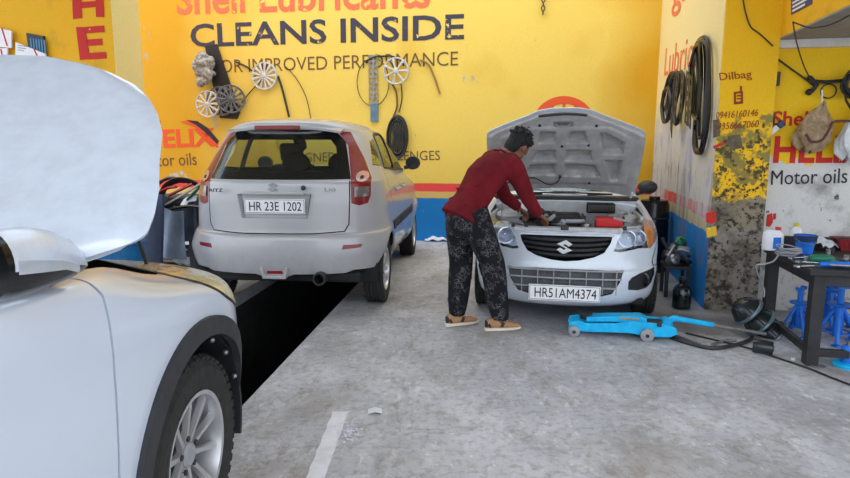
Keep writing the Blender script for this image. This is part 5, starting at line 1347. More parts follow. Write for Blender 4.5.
axle_stand(836, 341, .2, 'blue axle stand under the table right behind the front table leg')
axle_stand(797, 333, .6, 'blue axle stand between the two left table legs beside the basins', sc=.86)
axle_stand(868, 340, .9, 'blue axle stand at the right edge cut off by the frame under the table')
axle_stand(826, 325, .4, 'tall blue axle stand farthest back under the table against the wall', sc=1.06)
t = thing('bottle_jack', 'blue bottle jack on a round base at the lower right edge', 'jack', M=flat(on_floor(847, 366)))
q = MB(); q.lathe([(.001, 0), (.085, 0), (.088, .012), (.08, .022), (.04, .028), (.001, .028)], 28); obj('base', q, m_jblue, t)
q = MB(); q.lathe([(.04, .02), (.042, .12), (.036, .135), (.001, .135)], 20); obj('cylinder', q, m_sblue, t)
q = MB(); q.cyl((0, 0, .13), (0, 0, .165), .016); obj('ram', q, m_steel, t)
tag(obj('wheel_nut', MB().lathe([(.006, 0), (.014, 0), (.014, .014), (.006, .014)], 6, flat(on_floor(793, 360)), True), m_whitep), 'small pale nut on the floor left of the front table leg', 'nut')
tag(obj('tin_lid', MB().lathe([(.001, .004), (.034, .004), (.038, .0), (.042, .0), (.042, .012), (.036, .012), (.034, .007), (.001, .007)], 24, flat(on_floor(818, 367))), m_steel), 'shiny tin lid on the floor by the front table leg foot', 'lid')

# ---- things hung on the back wall
m_cover = M_('dusty_grey_cover_plastic', c8(104, 104, 106), .5, .2, var=.4, scale=20); m_wcover = M_('pale_cover_plastic', c8(206, 204, 200), .5, .1, var=.2, scale=20)
def wheel_cover(px, py, r, n, lab, tilt=0.0, off=.03, first={}):
    m = P_BACK.M(px, py, off) @ Matrix.Rotation(tilt, 4, 'Y')
    t = thing('wheel_cover', lab, 'wheel cover', M=m, group='wheel covers hung on the yellow wall'); m_alloy = m_cover if 'cluster' in lab and 'pale' not in lab else m_wcover
    q = MB(); q.lathe([(r * .86, .0), (r * .90, .018), (r * .97, .020), (r, .008), (r, -.012), (r * .96, -.012), (r * .88, -.004)], 40, None, True); obj('ring', q, m_alloy, t, 35)
    q = MB(); q.lathe([(.001, .032), (r * .14, .032), (r * .20, .024), (r * .22, .004), (.001, .004)], 24); obj('hub', q, m_alloy, t, 35)
    for k in range(n):
        a = 2 * pi * k / n; R_ = Matrix.Rotation(a, 3, 'Z'); q = MB()
        q.loft([[R_ @ V(p) for p in ((x, -w, z - .006), (x, w, z - .006), (x, w * .6, z), (x, -w * .6, z))] for x, w, z in ((r * .18, r * .045, .028), (r * .55, r * .07, .026), (r * .92, r * .105, .018))]); obj('spoke', q, m_alloy, t, 30)
    return t
q = MB()
wheel_cover(264.5, 76, .205, 13, 'single silver wheel cover hanging on the yellow wall under the word improved')
wheel_cover(396, 71, .19, 7, 'pale dented wheel cover above the hanging cable coil', off=.05)
wheel_cover(208, 104, .20, 11, 'lowest left pale wheel cover of the cluster under the dusty plastic cover', off=.14)
wheel_cover(221, 101, .22, 12, 'grey wheel cover in the middle of the hanging cluster', .25, .10)
wheel_cover(231, 99, .21, 12, 'dark edged wheel cover at the right of the hanging cluster by the black liner', .45, .15)
m_dusty = M_('dusty_grey_plastic', c8(140, 136, 130), .7, var=.75, scale=22, bump=1.0)
def lump(name, pl, px, py, w, h, d, mat, seed, off=0.0, vox=.014, pts=16, tilt=0):
    random.seed(seed); q = MB()
    q.sph((0, 0, d * .4), (w * .34, h * .36, d * .35), 14, 10)
    for k in range(pts):
        a = random.uniform(0, 2 * pi); rr = random.uniform(.2, .9)
        q.sph((cos(a) * w * .4 * rr, sin(a) * h * .42 * rr, d * random.uniform(.2, .75)), (w * random.uniform(.08, .2), h * random.uniform(.06, .18), d * random.uniform(.15, .35)), 10, 8, Matrix.Rotation(random.uniform(0, 3), 3, 'Z'))
    me = remesh(q, vox, 2, .4); o = obj(name, me, mat, smooth=60, M=pl.M(px, py, off) @ Matrix.Rotation(tilt, 4, 'Z')); return o
tag(lump('engine_cover', P_BACK, 206, 68, .44, .66, .20, m_dusty, 3, .04), 'crumpled dusty grey engine cover hanging left of the black liner', 'cover')
q = MB(); A = [(205, 46), (217, 44), (240, 112), (237, 119), (220, 118)]
wpoly(q, P_BACK, A, .022, .012); tag(obj('wheel_arch_liner', q, m_trim, None, None, .004), 'black plastic arch liner hanging behind the cluster of wheel covers', 'liner')
def wall_line(name, pl, pts, r, mat, label, cat, off=.02, grp=None, closed=False):
    P = [pl.hit(x, y, off) for x, y in pts]
    q = MB()
    if closed: q.tube(P, r, 6, closed=True)
    else: q.tube(catmull([tuple(p) for p in P], 6), r, 6)
    return tag(obj(name, q, mat), label, cat, grp)
wall_line('cable', P_BACK, [(236, 113), (241, 104), (250, 92), (259, 83), (262, 78)], .008, m_trim, 'thin dark cable from the black liner up to the single wheel cover', 'cable')
wall_line('wiper_rod', P_BACK, [(278, 76), (283, 92), (289, 117)], .016, m_dsteel, 'dark rod hanging from the single wheel cover to the car roof', 'rod')
wall_line('wire', P_BACK, [(285, 66), (296, 78), (306, 97), (311, 119)], .006, m_trim, 'thin wire arching right of the single wheel cover', 'wire')
wall_line('wire', P_BACK, [(236, 62), (247, 67), (256, 74)], .012, m_trim, 'short black wire left above the single wheel cover', 'wire')
wall_line('wire_loop', P_BACK, [(373 + 16 * cos(a), 82 + 24 * sin(a)) for a in [2 * pi * i / 28 for i in range(28)]], .006, m_dsteel, 'thin wire loop hanging around the perforated metal strip', 'wire', closed=True)
wall_line('cable', P_BACK, [(366, 63), (374, 57), (390, 56), (400, 60), (404, 66)], .012, m_trim, 'black cable arching from the perforated strip to the dented wheel cover', 'cable')
wall_line('cable', P_BACK, [(391, 82), (396, 92), (397, 106), (393, 118)], .013, M_('brown_rubber', c8(110, 78, 44), .6), 'brown cable hanging from the dented wheel cover to the cable coil', 'cable')
wall_line('cable', P_BACK, [(401, 84), (402, 98), (399, 112)], .008, m_dsteel, 'short thin cable hanging right under the dented wheel cover', 'cable')
wall_line('hose', P_BACK, [(420, 60), (428, 64), (434, 76), (440, 94)], .014, M_('tan_rubber', c8(150, 116, 60), .7), 'tan hose hanging alone right of the word performance', 'hose')
# perforated metal strip with its blue end
m0 = P_BACK.M(373, 55, .02)
ph = (P_BACK.hit(373, 55) - P_BACK.hit(373, 104)).z
t = thing('gasket_strip', 'grey perforated metal strip hanging vertically with blue lower piece', 'metal strip', M=m0)
strip_me = MB().box((0, -ph / 2, 0), (.135, ph, .012)).mesh('s')
for k in range(9):
    for x in (-.034, .034):
        c = MB().cyl((x, -.05 - k * ph / 9.4, -.1), (x, -.05 - k * ph / 9.4, .1), .021 if k % 2 else .026, n=12); strip_me = boolean(strip_me, c)
obj('plate', strip_me, M_('grey_zinc', c8(150, 148, 142), .5, .4, var=.3, scale=20), t, None)
q = MB(); q.box((.01, -ph - .12, .0), (.115, .26, .02)); obj('lower_piece', q, M_('faded_blue_steel', c8(96, 130, 150), .6, var=.25), t, None, .004)
# cable coil
m0 = P_BACK.M(397.5, 137, .05)
q = MB(); random.seed(4)
t = thing('cable_coil', 'black coil of cable hanging on the wall above the silver car mirror', 'cable', M=m0)
for k in range(11):
    q = MB(); q.torus((random.uniform(-.015, .015), random.uniform(-.02, .02), -.03 + .008 * k), .125 + random.uniform(-.02, .02), .012, 'z', 36, 6, 2.1); obj('loop', q, (m_trim, m_dsteel)[k % 3 == 0], t)
for k in range(7):
    q = MB(); x = -.09 + .03 * k; q.tube([(x, .22, .03), (x * .7 + .03, 0, .06), (x, -.24, .03)], .011, 6); obj('strand', q, (m_dsteel, m_trim)[k % 2], t)
# chain at the top
m0 = P_BACK.M(543.5, -4, .05)
t = thing('chain', 'short length of dark chain hanging at the top of the wall', 'chain', M=m0)
for k in range(7):
    q = MB(); q.torus((0, .12 - .055 * k, 0), .022, .008, 'z' if k % 2 else 'x', 14, 6, 1.5 if k % 2 else 1.5); obj('link', q, m_dsteel, t, M=Matrix.Identity(4) if k % 2 else Matrix.Identity(4))

# ---- belts, gaskets and cables hung on the right wall
def side_loop(pts, r, mat, lab, name='fan_belt', off=.03, flat=None):
    P = [P_SIDE.hit(x, y, off) for x, y in pts]; k = len(P)
    P = [V(c) for c in catmull([tuple(p) for p in P + P[:1]], 5)][:-1]
    q = MB(); q.tube(P, r, 6, closed=True, flat=flat)
    return tag(obj(name, q, mat), lab, 'belt', 'belts hung on the right wall')
bl = [((694, 50), (700, 39), (707, 40), (709, 70), (708, 120), (701, 153), (694, 145), (696, 100), (693, 70)), ((692, 60), (698, 42), (704, 41), (706, 80), (703, 140), (697, 150), (695, 110)),
      ((696, 48), (702, 42), (708, 50), (707, 90), (704, 130), (699, 138), (699, 90)), ((690, 66), (696, 46), (700, 46), (701, 80), (698, 118), (693, 112))]
for k, (P, lab) in enumerate(zip(bl, ('longest black belt loop hung at the right edge of the cream wall', 'long black belt loop inside the longest one on the cream wall', 'medium black belt loop third in the bunch at the wall edge', 'shortest black belt loop of the bunch beside the faded lettering'))):
    side_loop(P, .017, m_black if k % 2 else m_trim, lab, off=.03 + .02 * k)
for k, (P, lab) in enumerate((([(668, 80), (672, 73), (676, 78), (671, 96), (664, 110), (662, 104)], 'leftmost drooping black belt of the gasket bunch'), ([(672, 78), (677, 72), (680, 80), (676, 100), (670, 118), (667, 108)], 'drooping black belt second from left in the gasket bunch'),
     ([(676, 76), (681, 72), (684, 84), (681, 110), (676, 124), (674, 110)], 'drooping black belt in the middle of the gasket bunch'), ([(664, 92), (668, 88), (671, 100), (668, 118), (664, 122), (662, 108)], 'lowest drooping black belt at the left end of the bunch'))):
    side_loop(P, .022, m_trim, lab, off=.03 + .015 * k)
for k, (x0, y0, x1, y1, lab) in enumerate(((678, 74, 674, 122, 'perforated dark gasket strip hanging left in the bunch'), (683, 72, 680, 120, 'perforated dark gasket strip second in the bunch with pale holes'), (688, 72, 686, 124, 'perforated dark gasket strip third in the bunch beside the belts'), (691, 76, 689, 127, 'perforated dark gasket strip nearest the long belts'), (672, 112, 671, 133, 'short dark gasket strip hanging lowest under the left belts'))):
    a = P_SIDE.hit(x0, y0, .10 + .012 * k); b = P_SIDE.hit(x1, y1, .06 + .012 * k); d = (a - b); ln = d.length; yv = d.normalized(); zv = P_SIDE.n; zv = (zv - yv * zv.dot(yv)).normalized()
    me = MB().box((0, 0, 0), (.15, ln, .005)).mesh('g'); nh = max(3, int(ln / .095))
    for j in range(nh): me = boolean(me, MB().cyl((0, -ln / 2 + ln * (j + .5) / nh, -.1), (0, -ln / 2 + ln * (j + .5) / nh, .1), .033, n=12))
    tag(obj('gasket', me, m_dsteel if k % 2 else m_trim, None, None, M=xform(yv.cross(zv), yv, zv, lerp(a, b, .5))), lab, 'gasket', 'gaskets hung on the right wall')
tag(obj('hook_rail', MB().tube([P_SIDE.hit(664, 90, .012), P_SIDE.hit(694, 76, .012)], .008, 6), m_dsteel), 'thin steel rod fixed to the cream wall carrying the gasket bunch', 'rod')

# ---- right recess: wires, bags, switch, brackets
def rec_line(name, pts, r, mat, lab, cat, off=.02, pl=P_REC):
    return wall_line(name, pl, pts, r, mat, lab, cat, off)
rec_line('wire', [(742, -6), (746, 14), (751, 27), (760, 34), (773, 46)], .006, m_dsteel, 'thin wire running down the front of the yellow pier to the beam', 'wire', .02, P_PIER)
rec_line('wire', [(774, 56), (790, 68), (804, 78), (814, 86)], .007, m_dsteel, 'thin wire slanting over the recess wall to the clamp bracket', 'wire')
wl = [at(793, 22, 4.25), at(797, 44, 4.6), P_REC.hit(804, 66, .12), P_REC.hit(813, 84, .06)]
tag(obj('wire', MB().tube(catmull([tuple(p) for p in wl], 6), .005, 6), m_dsteel), 'thin wire hanging from under the poster down to the clamp bracket', 'wire')
wl = [at(793, 22, 4.25), at(812, 28, 4.2), at(832, 24, 4.1), at(852, 14, 4.0)]
tag(obj('wire', MB().tube(catmull([tuple(p) for p in wl], 6), .005, 6), m_dsteel), 'sagging wire under the grey soffit on the right', 'wire')
t = thing('switch_box', 'dark switch box on the recess wall beside the pier edge', 'switch', M=P_REC.M(775, 79, .03))
q = MB(); q.box((0, 0, 0), (.065, .11, .05)); obj('box', q, m_dsteel, t, None, .006)
q = MB(); q.box((.0, .01, .03), (.02, .035, .015)); obj('rocker', q, m_black, t, None, .003)
rec_line('cable', [(773, 86), (771, 96), (772, 108), (774, 118), (772, 130)], .010, M_('maroon_cable', c8(88, 30, 26), .5), 'maroon cable hanging from the switch box', 'cable', .03)
t = thing('tyre_gauge', 'white and navy inflator gauge hung on the maroon cable', 'gauge', M=P_REC.M(775, 129, .05, .75))
q = MB(); q.box((-.03, 0, 0), (.11, .045, .03)); obj('handle', q, m_whitep, t, None, .008)
q = MB(); q.box((.055, 0, 0), (.05, .05, .034)); obj('head', q, M_('navy_plastic', c8(22, 50, 96), .4), t, None, .006)
t = thing('clamp_bracket', 'black clamp bracket fixed high on the recess wall', 'bracket', M=P_REC.M(816, 85, .03))
q = MB(); q.tube([(-.04, .05, 0), (0, 0, .02), (-.03, -.05, 0)], .018, 8); q.tube([(-.01, .03, 0), (.06, .02, .02), (.20, .03, .02)], .014, 8); obj('arm', q, m_trim, t)
q = MB(); q.sph((-.045, -.055, 0), .026, 12, 8); obj('jaw', q, m_trim, t); q = MB(); q.sph((-.05, .055, 0), .022, 12, 8); obj('jaw', q, m_trim, t)
q = MB(); q.torus((.09, -.05, .01), .055, .006, 'z', 22, 6); obj('wire_ring', q, m_dsteel, t)
def bag(name, px, py, w, h, d, mat, lab, seed, off=.10):
    random.seed(seed); q = MB()
    def f(u, v):
        a = 2 * pi * u; k = interp([(0, .06), (.12, .22), (.4, .85), (.7, 1.0), (.9, .85), (1, .3)], v)
        wv = 1 + .12 * sin(5 * a + 3 * v) + .07 * sin(11 * a + 8 * v + seed)
        return V((cos(a) * w * .5 * k * wv, h * (.5 - v) + .03 * sin(3 * a), sin(a) * d * .5 * k * wv))
    q.loft([[f(i / 40, j / 22) for i in range(40)] for j in range(23)])
    return tag(obj(name, q, mat, smooth=60, M=P_REC.M(px, py, off, -.25)), lab, 'bag')
qm = NT('translucent_bag_plastic'); nn = qm.noise(14, 5, .6, None, 1.0); qm.base(qm.mix(qm.step(nn, .3, .7), c8(150, 118, 78), c8(206, 184, 150))).set(rough=.3, alpha=qm.math('ADD', .62, qm.math('MULTIPLY', nn, .3))); qm.bump(nn, .8, .03)
m_bag = qm.m
qm = NT('white_bag_plastic'); nn = qm.noise(9, 5, .6, None, .8); qm.base(qm.mix(qm.step(nn, .3, .7), c8(206, 210, 214), c8(240, 242, 244))).set(rough=.35); qm.bump(nn, .7, .03); m_wbag = qm.m
bag('plastic_bag', 815, 127, .25, .36, .14, m_bag, 'translucent beige plastic bag hanging over the red lettering on the right', 2)
bag('plastic_bag', 862, 128, .26, .50, .16, m_wbag, 'white plastic bag hanging at the right edge of the photo', 6, .14)
rec_line('wire', [(822, 90), (822, 100), (819, 109)], .006, m_whitep, 'pale string holding the beige plastic bag', 'string', .08)
rec_line('wire', [(806, 134), (812, 142), (822, 140), (829, 130), (834, 122), (852, 121)], .010, M_('maroon_cable', c8(88, 30, 26), .5), 'dark red cable looped around the beige plastic bag', 'cable', .22)
t = thing('cable_bundle', 'tangled bundle of black cable hanging at the right edge near the clamp', 'cable', M=P_REC.M(849, 84, .06)); random.seed(9)
for k in range(8):
    q = MB(); q.torus((random.uniform(-.02, .03), random.uniform(-.03, .03), .01 * k), .055 + .01 * random.random(), .010, 'z', 20, 6, 1.3); obj('loop', q, m_trim, t)
q = MB(); q.tube([(-.03, -.05, .02), (-.02, -.13, .03), (.03, -.20, .02)], .009, 6); obj('tail', q, m_trim, t)
# poster on the wall above the opening
P_LIN = Plane(PB + BX * PIERW, HB, True)
a, b, c, d = [P_LIN.hit(*p, .004) for p in ((791, 15), (812, 4), (812, -24), (791, -10))]
q = MB(); q.add([a, b, c, d] + [p - P_LIN.n * .003 for p in (a, b, c, d)], [(0, 1, 2, 3), (4, 5, 6, 7), (0, 1, 5, 4), (1, 2, 6, 5), (2, 3, 7, 6), (3, 0, 4, 7)])
t = tag(obj('poster', q, M_('navy_poster', c8(58, 62, 104), .6), None, None), 'navy and white printed poster on the yellow wall above the side room', 'poster')
def on_lin(px, py, off): return P_LIN.hit(px, py, off)
for k in range(6):
    f0, f1 = .08 + .155 * k, .08 + .155 * k + .085
    q = MB(); e0, e1 = (.08, .92) if k % 2 else (.08, .70)
    def pp(u, v): return lerp(lerp(a, b, u), lerp(d, c, u), v) + P_LIN.n * .002
    q.add([pp(e0, f0), pp(e1, f0), pp(e1, f1), pp(e0, f1)], [(0, 1, 2, 3)]); obj('printed_line', q, m_plate, t, None)
# ---- left wall: boards and the vent
P_LW = Plane(PB + BY * 0.10, HB)
struct(obj('window_1', wpoly(MB(), P_LW, [(27, 33), (44, 36), (47, 62), (31, 60)], .015, .012), m_dsteel, None, None))
q = MB()
for k in range(6): wpoly(q, P_LW, [(30 + 2.7 * k, 38 + .4 * k), (31.6 + 2.7 * k, 38 + .4 * k), (33.4 + 2.7 * k, 58), (31.8 + 2.7 * k, 58)], .032, .004)
struct(obj('window_1_louvre', q, M_('blue_louvre', c8(74, 132, 168), .5), None, None))
def board(pts, stripe, lab):
    q = wpoly(MB(), P_LW, pts, .05, .008); t = tag(obj('notice_board', q, m_plate, None, None, .002), lab, 'board', 'white boards on the left wall')
    q = wpoly(MB(), P_LW, stripe, .059, .001); obj('red_stripe', q, m_tred, t, None)
    x0, y0 = pts[0]; 
    for k in range(3):
        q = wpoly(MB(), P_LW, [(x0 + 2, y0 + 3 + 2.2 * k), (x0 + 12 - 2 * k, y0 + 4.2 + 2.2 * k), (x0 + 12 - 2 * k, y0 + 5 + 2.2 * k), (x0 + 2, y0 + 3.8 + 2.2 * k)], .059, .001); obj('printed_line', q, m_grey, t, None)
board([(-14, 25), (12, 31), (12, 48), (-14, 46)], [(1, 28), (2.5, 28), (8, 46), (6.5, 46)], 'white board with a red stripe at the left frame edge')
board([(-16, 49), (8, 48), (8, 66), (-16, 66)], [(0, 49), (1.5, 49), (4, 60), (2.5, 60)], 'lower white board at the left frame edge just above the bonnet')
board([(16, 42), (46, 54), (46, 66), (16, 66)], [(33, 48.5), (34.6, 49), (41, 62), (39.4, 62)], 'white board with red stripe below the blue louvred vent')

# ---- junk on the left between the SUV and the silver hatchback
D0 = at(110, 262, 5.0); 
t = thing('oil_drum', 'bright blue steel drum behind the raised white bonnet', 'drum', (D0.x, D0.y, 0))
m_drum = M_('blue_drum_paint', c8(16, 104, 160), .45, var=.2)
q = MB(); q.lathe([(.001, .01), (.27, .01), (.285, 0), (.285, .02), (.275, .03), (.275, .28), (.287, .30), (.275, .32), (.275, .56), (.287, .58), (.275, .60), (.275, .86), (.285, .87), (.285, .89), (.27, .88), (.001, .875)], 44); obj('shell', q, m_drum, t, 30)
q = MB(); q.cyl((.15, 0, .87), (.15, 0, .90), .03); obj('bung', q, m_dsteel, t)
bo = at(165, 250, 6.35); bo = V((bo.x, bo.y, 0))
m_dwood = M_('dark_grey_bench_wood', c8(58, 60, 68), .8, var=.3, scale=8, bump=.3)
t = thing('workbench', 'dark wooden bench piled with car trim left of the silver hatchback', 'bench', tuple(bo + V((-.1, 0, 0))), -radians(6))
q = MB(); q.box((0, .3, .80), (.95, .70, .05)); obj('bench_top', q, m_dwood, t, None, .006)
for x in (-.42, .42):
    for y in (.02, .58):
        q = MB(); q.box((x, y, .39), (.07, .07, .78)); obj('leg', q, m_dwood, t, None, .004)
q = MB(); q.box((0, .3, .22), (.90, .6, .03)); obj('shelf', q, m_dwood, t, None, .004)
q = MB(); q.box((0, .62, .52), (.92, .02, .5)); obj('back_panel', q, m_dwood, t, None, .004)
o = at(148, 250, 5.55)
q = MB(); q.box((0, 0, .47), (.24, .03, .94)); t = tag(obj('plank', q, M_('navy_board', c8(56, 70, 98), .7, var=.25), M=flat(V((o.x, o.y, 0)), -radians(20)) @ Matrix.Rotation(radians(-7), 4, 'X')), 'navy grey board leaning upright beside the blue drum', 'board')
o = at(131, 255, 5.35)
q = MB(); q.box((0, 0, .46), (.20, .025, .92)); t = tag(obj('plank', q, m_dwood, M=flat(V((o.x, o.y, 0)), -radians(20)) @ Matrix.Rotation(radians(-5), 4, 'X')), 'dark narrow board leaning between the drum and the navy board', 'board')
def cloth(name, px, py, D, w, h, mat, lab, cat, seed, amp=.03):
    c = at(px, py, D); q = MB()
    q.sheet(lambda u, v: (c.x + (u - .5) * w * (1 - .25 * v * sin(2 + seed)), c.y + amp * sin(7 * u + seed) * (.3 + v) + amp * .7 * sin(13 * u + 4 * v + seed), c.z + (.5 - v) * h + .03 * sin(4 * u + seed)), 30, 22, .006)
    return tag(obj(name, q, mat, smooth=60), lab, cat)
cloth('cloth', 168, 233, 6.02, .32, .50, fabric('faded_grey_cloth', c8(140, 152, 170), .3, .8, 6), 'faded grey cloth draped down the front of the bench', 'cloth', 1.3)
cloth('jacket', 186, 222, 6.2, .22, .34, fabric('slate_cloth', c8(96, 104, 116), .3, .8, 6), 'slate grey jacket hanging beside the faded cloth on the bench', 'jacket', 3.1)
c = on_floor(184, 271, .0); c.z = .14; random.seed(8); q = MB()
for k in range(14): q.sph((random.uniform(-.07, .07), random.uniform(-.06, .06), random.uniform(.03, .17)), (random.uniform(.04, .075), random.uniform(.04, .07), random.uniform(.04, .07)), 10, 8)
tag(obj('carrier_bag', remesh(q, .012, 2), m_wbag, smooth=60, M=flat(c - V((0, 0, .08)))), 'crumpled white carrier bag under the bench beside the grey cloth', 'bag')
c = at(180, 262, 5.75)
for k, lab in enumerate(('weathered grey board on the floor nearest under the bench', 'weathered grey board on the floor second under the bench', 'weathered grey board on the floor farthest under the bench')):
    p = on_floor(182, 268 - 5 * k, .02); q = MB(); q.box((0, 0, 0), (.52, .11, .035)); tag(obj('floor_board', q, M_('weathered_board', c8(134, 130, 124), .85, var=.3, scale=12), None, None, .004, M=flat(p, -.1)), lab, 'board', 'grey boards under the bench')
def trim(pts, D, r, mat, lab, name='bumper_trim', fl=.35):
    P = [at(x, y, d) for (x, y), d in zip(pts, D)]
    q = MB(); q.tube(catmull([tuple(p) for p in P], 6), r, 8, flat=fl); return tag(obj(name, q, mat), lab, 'car part', 'car trim piled on the bench')
trim([(160, 199), (166, 186), (180, 180), (196, 184), (205, 196)], (6.4, 6.45, 6.5, 6.5, 6.5), .06, m_trim, 'black curved bumper trim arched on top of the bench pile')
trim([(152, 190), (162, 181), (172, 178), (184, 182)], (6.6, 6.6, 6.6, 6.6), .05, m_clad, 'dark curved trim at the back of the bench pile against the wall')
trim([(163, 206), (174, 200), (186, 193), (200, 184)], (6.2, 6.25, 6.3, 6.35), .035, m_grey, 'grey straight trim slanting up across the bench pile')
trim([(168, 196), (180, 190), (192, 184)], (6.3, 6.35, 6.4), .045, m_redlamp, 'red trim piece in the middle of the bench pile')
trim([(160, 192), (168, 188), (176, 187)], (6.4, 6.4, 6.4), .045, M_('red_lamp_casing', c8(186, 52, 40), .4), 'orange red lamp casing at the left of the bench pile')
trim([(188, 200), (193, 194), (197, 190)], (6.2, 6.2, 6.25), .045, m_green, 'small green part at the right of the bench pile')
trim([(160, 212), (175, 208), (190, 206), (203, 207)], (6.1, 6.1, 6.1, 6.1), .045, m_black, 'black lower trim lying along the front edge of the bench')
trim([(183, 206), (187, 200), (196, 198)], (6.15, 6.2, 6.2), .04, m_whitep, 'white plastic part poking out of the bench pile')
trim([(155, 214), (160, 203), (166, 197)], (6.1, 6.15, 6.2), .06, m_dsteel, 'dark metal bracket at the left end of the bench pile')

# ---- floor by the back wall
p = on_floor(437, 241); 
q = MB(); q.sheet(lambda u, v: ((u - .5) * .36, (v - .5) * .16, .03 + .045 * sin(3.1 * u) * sin(3.1 * v) + .012 * sin(15 * u + 3)), 20, 10, .01); tag(obj('plastic_bag', q, m_wbag, smooth=60, M=flat(p)), 'white plastic bag lying on the floor against the blue band', 'bag')
p = on_floor(430, 239); q = MB(); q.sheet(lambda u, v: ((u - .5) * .30, (v - .5) * .14, .05 + .03 * sin(6 * u) * sin(3 * v)), 16, 8, .008); tag(obj('plastic_sheet', q, M_('pale_blue_plastic', c8(120, 176, 214), .4), smooth=60, M=flat(p + V((-.03, .12, 0)))), 'pale blue plastic sheet behind the white bag on the floor', 'sheet')
p = on_floor(445, 240)
t = thing('grease_pump', 'dark grease pump with pale handle standing at the blue band', 'pump', M=flat(p))
q = MB(); q.lathe([(.001, 0), (.07, 0), (.075, .02), (.07, .17), (.05, .19), (.001, .19)], 22); obj('tank', q, m_dsteel, t)
q = MB(); q.cyl((-.02, 0, .18), (-.03, 0, .34), .015); obj('rod', q, m_dsteel, t)
q = MB(); q.cyl((-.03, 0, .33), (-.035, 0, .48), .028); obj('handle', q, m_grey, t)
# ---- beside the right wall
p = on_floor(657, 262); p = P_SIDE.hit(660, 240, .0); 
c = at(654, 209, 6.6)
t = thing('plastic_drum', 'black plastic drum against the cream wall behind the headlight', 'drum', (c.x, c.y, 0))
q = MB(); q.lathe([(.001, 0), (.15, 0), (.16, .02), (.16, c.z + .05), (.14, c.z + .10), (.06, c.z + .11), (.06, c.z + .14), (.001, c.z + .14)], 28); obj('body', q, m_black, t)
q = MB(); q.lathe([(.165, c.z - .1), (.172, c.z - .09), (.165, c.z - .08)], 28, None, True); obj('hoop', q, m_trim, t)
c = on_floor(681, 308)
t = thing('jar', 'smoky blue plastic jar on the floor between the headlight and the pier', 'jar', M=flat(c))
q = MB(); q.lathe([(.001, 0), (.07, 0), (.076, .01), (.076, .15), (.06, .19), (.03, .215), (.03, .25), (.026, .25), (.026, .215), (.056, .186), (.071, .15), (.071, .012), (.001, .012)], 26); obj('body', q, m_bottle, t)
q = MB(); q.lathe([(.001, .014), (.069, .014), (.069, .10), (.001, .10)], 24); obj('liquid', q, M_('dark_teal_liquid', c8(40, 70, 80), .2), t)
q = MB(); q.cyl((0, 0, .25), (0, 0, .275), .032); obj('cap', q, m_trim, t)
c = on_floor(678, 300) + BY * .22
t = thing('stool', 'small dark stool carrying a heap of metal parts beside the pier', 'stool', M=flat(c, -radians(HB)))
q = MB(); q.box((0, 0, .28), (.22, .30, .03)); obj('seat', q, m_trim, t, None, .004)
for x in (-.09, .09):
    for y in (-.12, .12):
        q = MB(); q.box((x, y, .13), (.03, .03, .27)); obj('leg', q, m_trim, t, None)
random.seed(21)
labs = ('grey alternator casing on top of the parts heap', 'dark pulley wheel in the parts heap on the stool', 'pale metal bracket in the parts heap beside the pier', 'dark pump body at the back of the parts heap', 'silver cylinder part leaning in the parts heap', 'green capped part on top of the parts heap', 'dark bent pipe at the left of the parts heap', 'worn gear ring at the front of the parts heap')
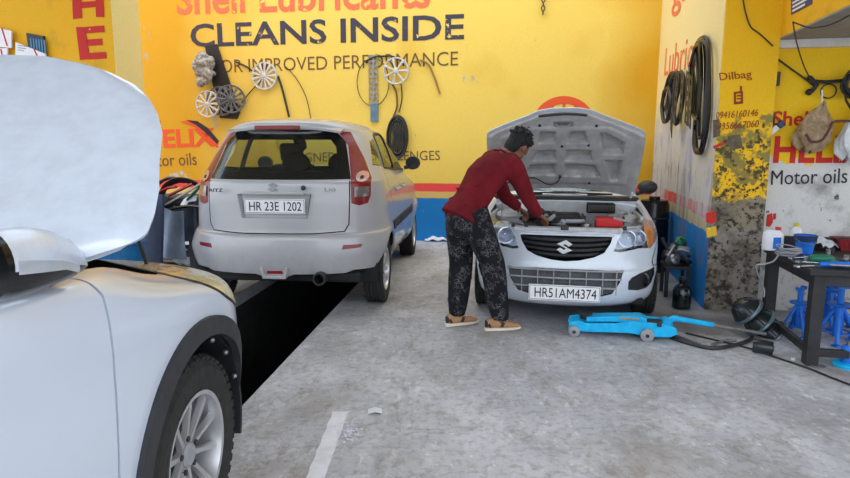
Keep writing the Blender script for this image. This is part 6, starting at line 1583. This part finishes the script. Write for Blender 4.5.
for k, lab in enumerate(labs):
    m = flat(c + V(((-.06, .06, .05, -.04, -.05, .03, -.08, .02)[k], (-.08, -.06, .05, .08, -.02, .0, .02, -.11)[k], (.34, .33, .40, .36, .44, .49, .42, .44)[k])), random.uniform(0, 3)) @ Matrix.Rotation(random.uniform(.2, 1.4), 4, 'X')
    t = thing('engine_part', lab, 'engine part', M=m, group='metal parts heaped on the stool')
    mt = (m_steel, m_dsteel, m_grey, m_dsteel, m_steel, m_green, m_trim, m_grey)[k]
    q = MB(); 
    if k in (0, 3, 5): q.lathe([(.001, -.05), (.045, -.05), (.055, -.03), (.055, .03), (.04, .05), (.02, .055), (.02, .075), (.001, .075)], 18)
    elif k in (1, 7): q.lathe([(.02, -.02), (.06, -.02), (.052, 0), (.06, .02), (.02, .02)], 20, None, True)
    elif k == 2: q.prism([(-.06, -.03), (.06, -.03), (.06, 0), (-.02, .0), (-.02, .06), (-.06, .06)], 'z', -.012, .012)
    elif k == 4: q.lathe([(.001, -.08), (.028, -.08), (.028, .04), (.012, .05), (.012, .09), (.001, .09)], 18)
    else: q.tube([(-.06, 0, 0), (0, .0, .02), (.04, .03, .06), (.05, .05, .10)], .018, 10)
    obj('casing', q, mt, t)
    q = MB(); q.lathe([(.001, 0), (.016, 0), (.016, .02), (.001, .022)], 10, Matrix.Translation((0, 0, .05))); obj('bolt', q, m_dsteel, t)
# ---- litter on the concrete
a, b, c, d = [on_floor(*p, .004) for p in ((306, 478), (324, 478), (348, 411.5), (333, 411.5))]
q = MB(); q.loft([[lerp(a, d, i / 14) + V((.004 * sin(i * 2.1), 0, 0)), lerp(b, c, i / 14) + V((.004 * sin(i * 1.3 + 1), 0, 0)), lerp(b, c, i / 14) + V((0, 0, -.0035)), lerp(a, d, i / 14) + V((0, 0, -.0035))] for i in range(15)])
tag(obj('tape_strip', q, M_('dusty_white_tape', c8(226, 226, 232), .7, var=.1, scale=14), None, None), 'long dusty white strip lying flat on the concrete in the foreground', 'strip')
p = on_floor(375, 413); q = MB(); q.sheet(lambda u, v: ((u - .5) * .075, (v - .5) * .06 + .012 * abs(2 * u - 1), .004 + .016 * (1 - abs(2 * u - 1))), 10, 4, .0012); tag(obj('paper_scrap', q, m_whitep, None, None, M=flat(p, .1)), 'small folded white paper scrap right of the broken glass', 'paper')
random.seed(3); q = MB()
for k in range(90):
    p = on_floor(348 + random.gauss(0, 6.5), 433 + random.gauss(0, 5.0), .003); a = random.uniform(0, 6); r = random.uniform(.004, .012)
    q.add([p + V((r * cos(a + t), r * sin(a + t), random.uniform(0, .004))) for t in (0, 2.1, 4.0)] + [p + V((0, 0, -.002))], [(0, 1, 2), (0, 1, 3), (1, 2, 3), (2, 0, 3)])
tag(obj('broken_glass', q, M_('glass_shards', c8(224, 224, 236), .15, var=.1, scale=60), None, None), 'scatter of broken glass crumbs beside the white strip', 'broken glass', kind='stuff')
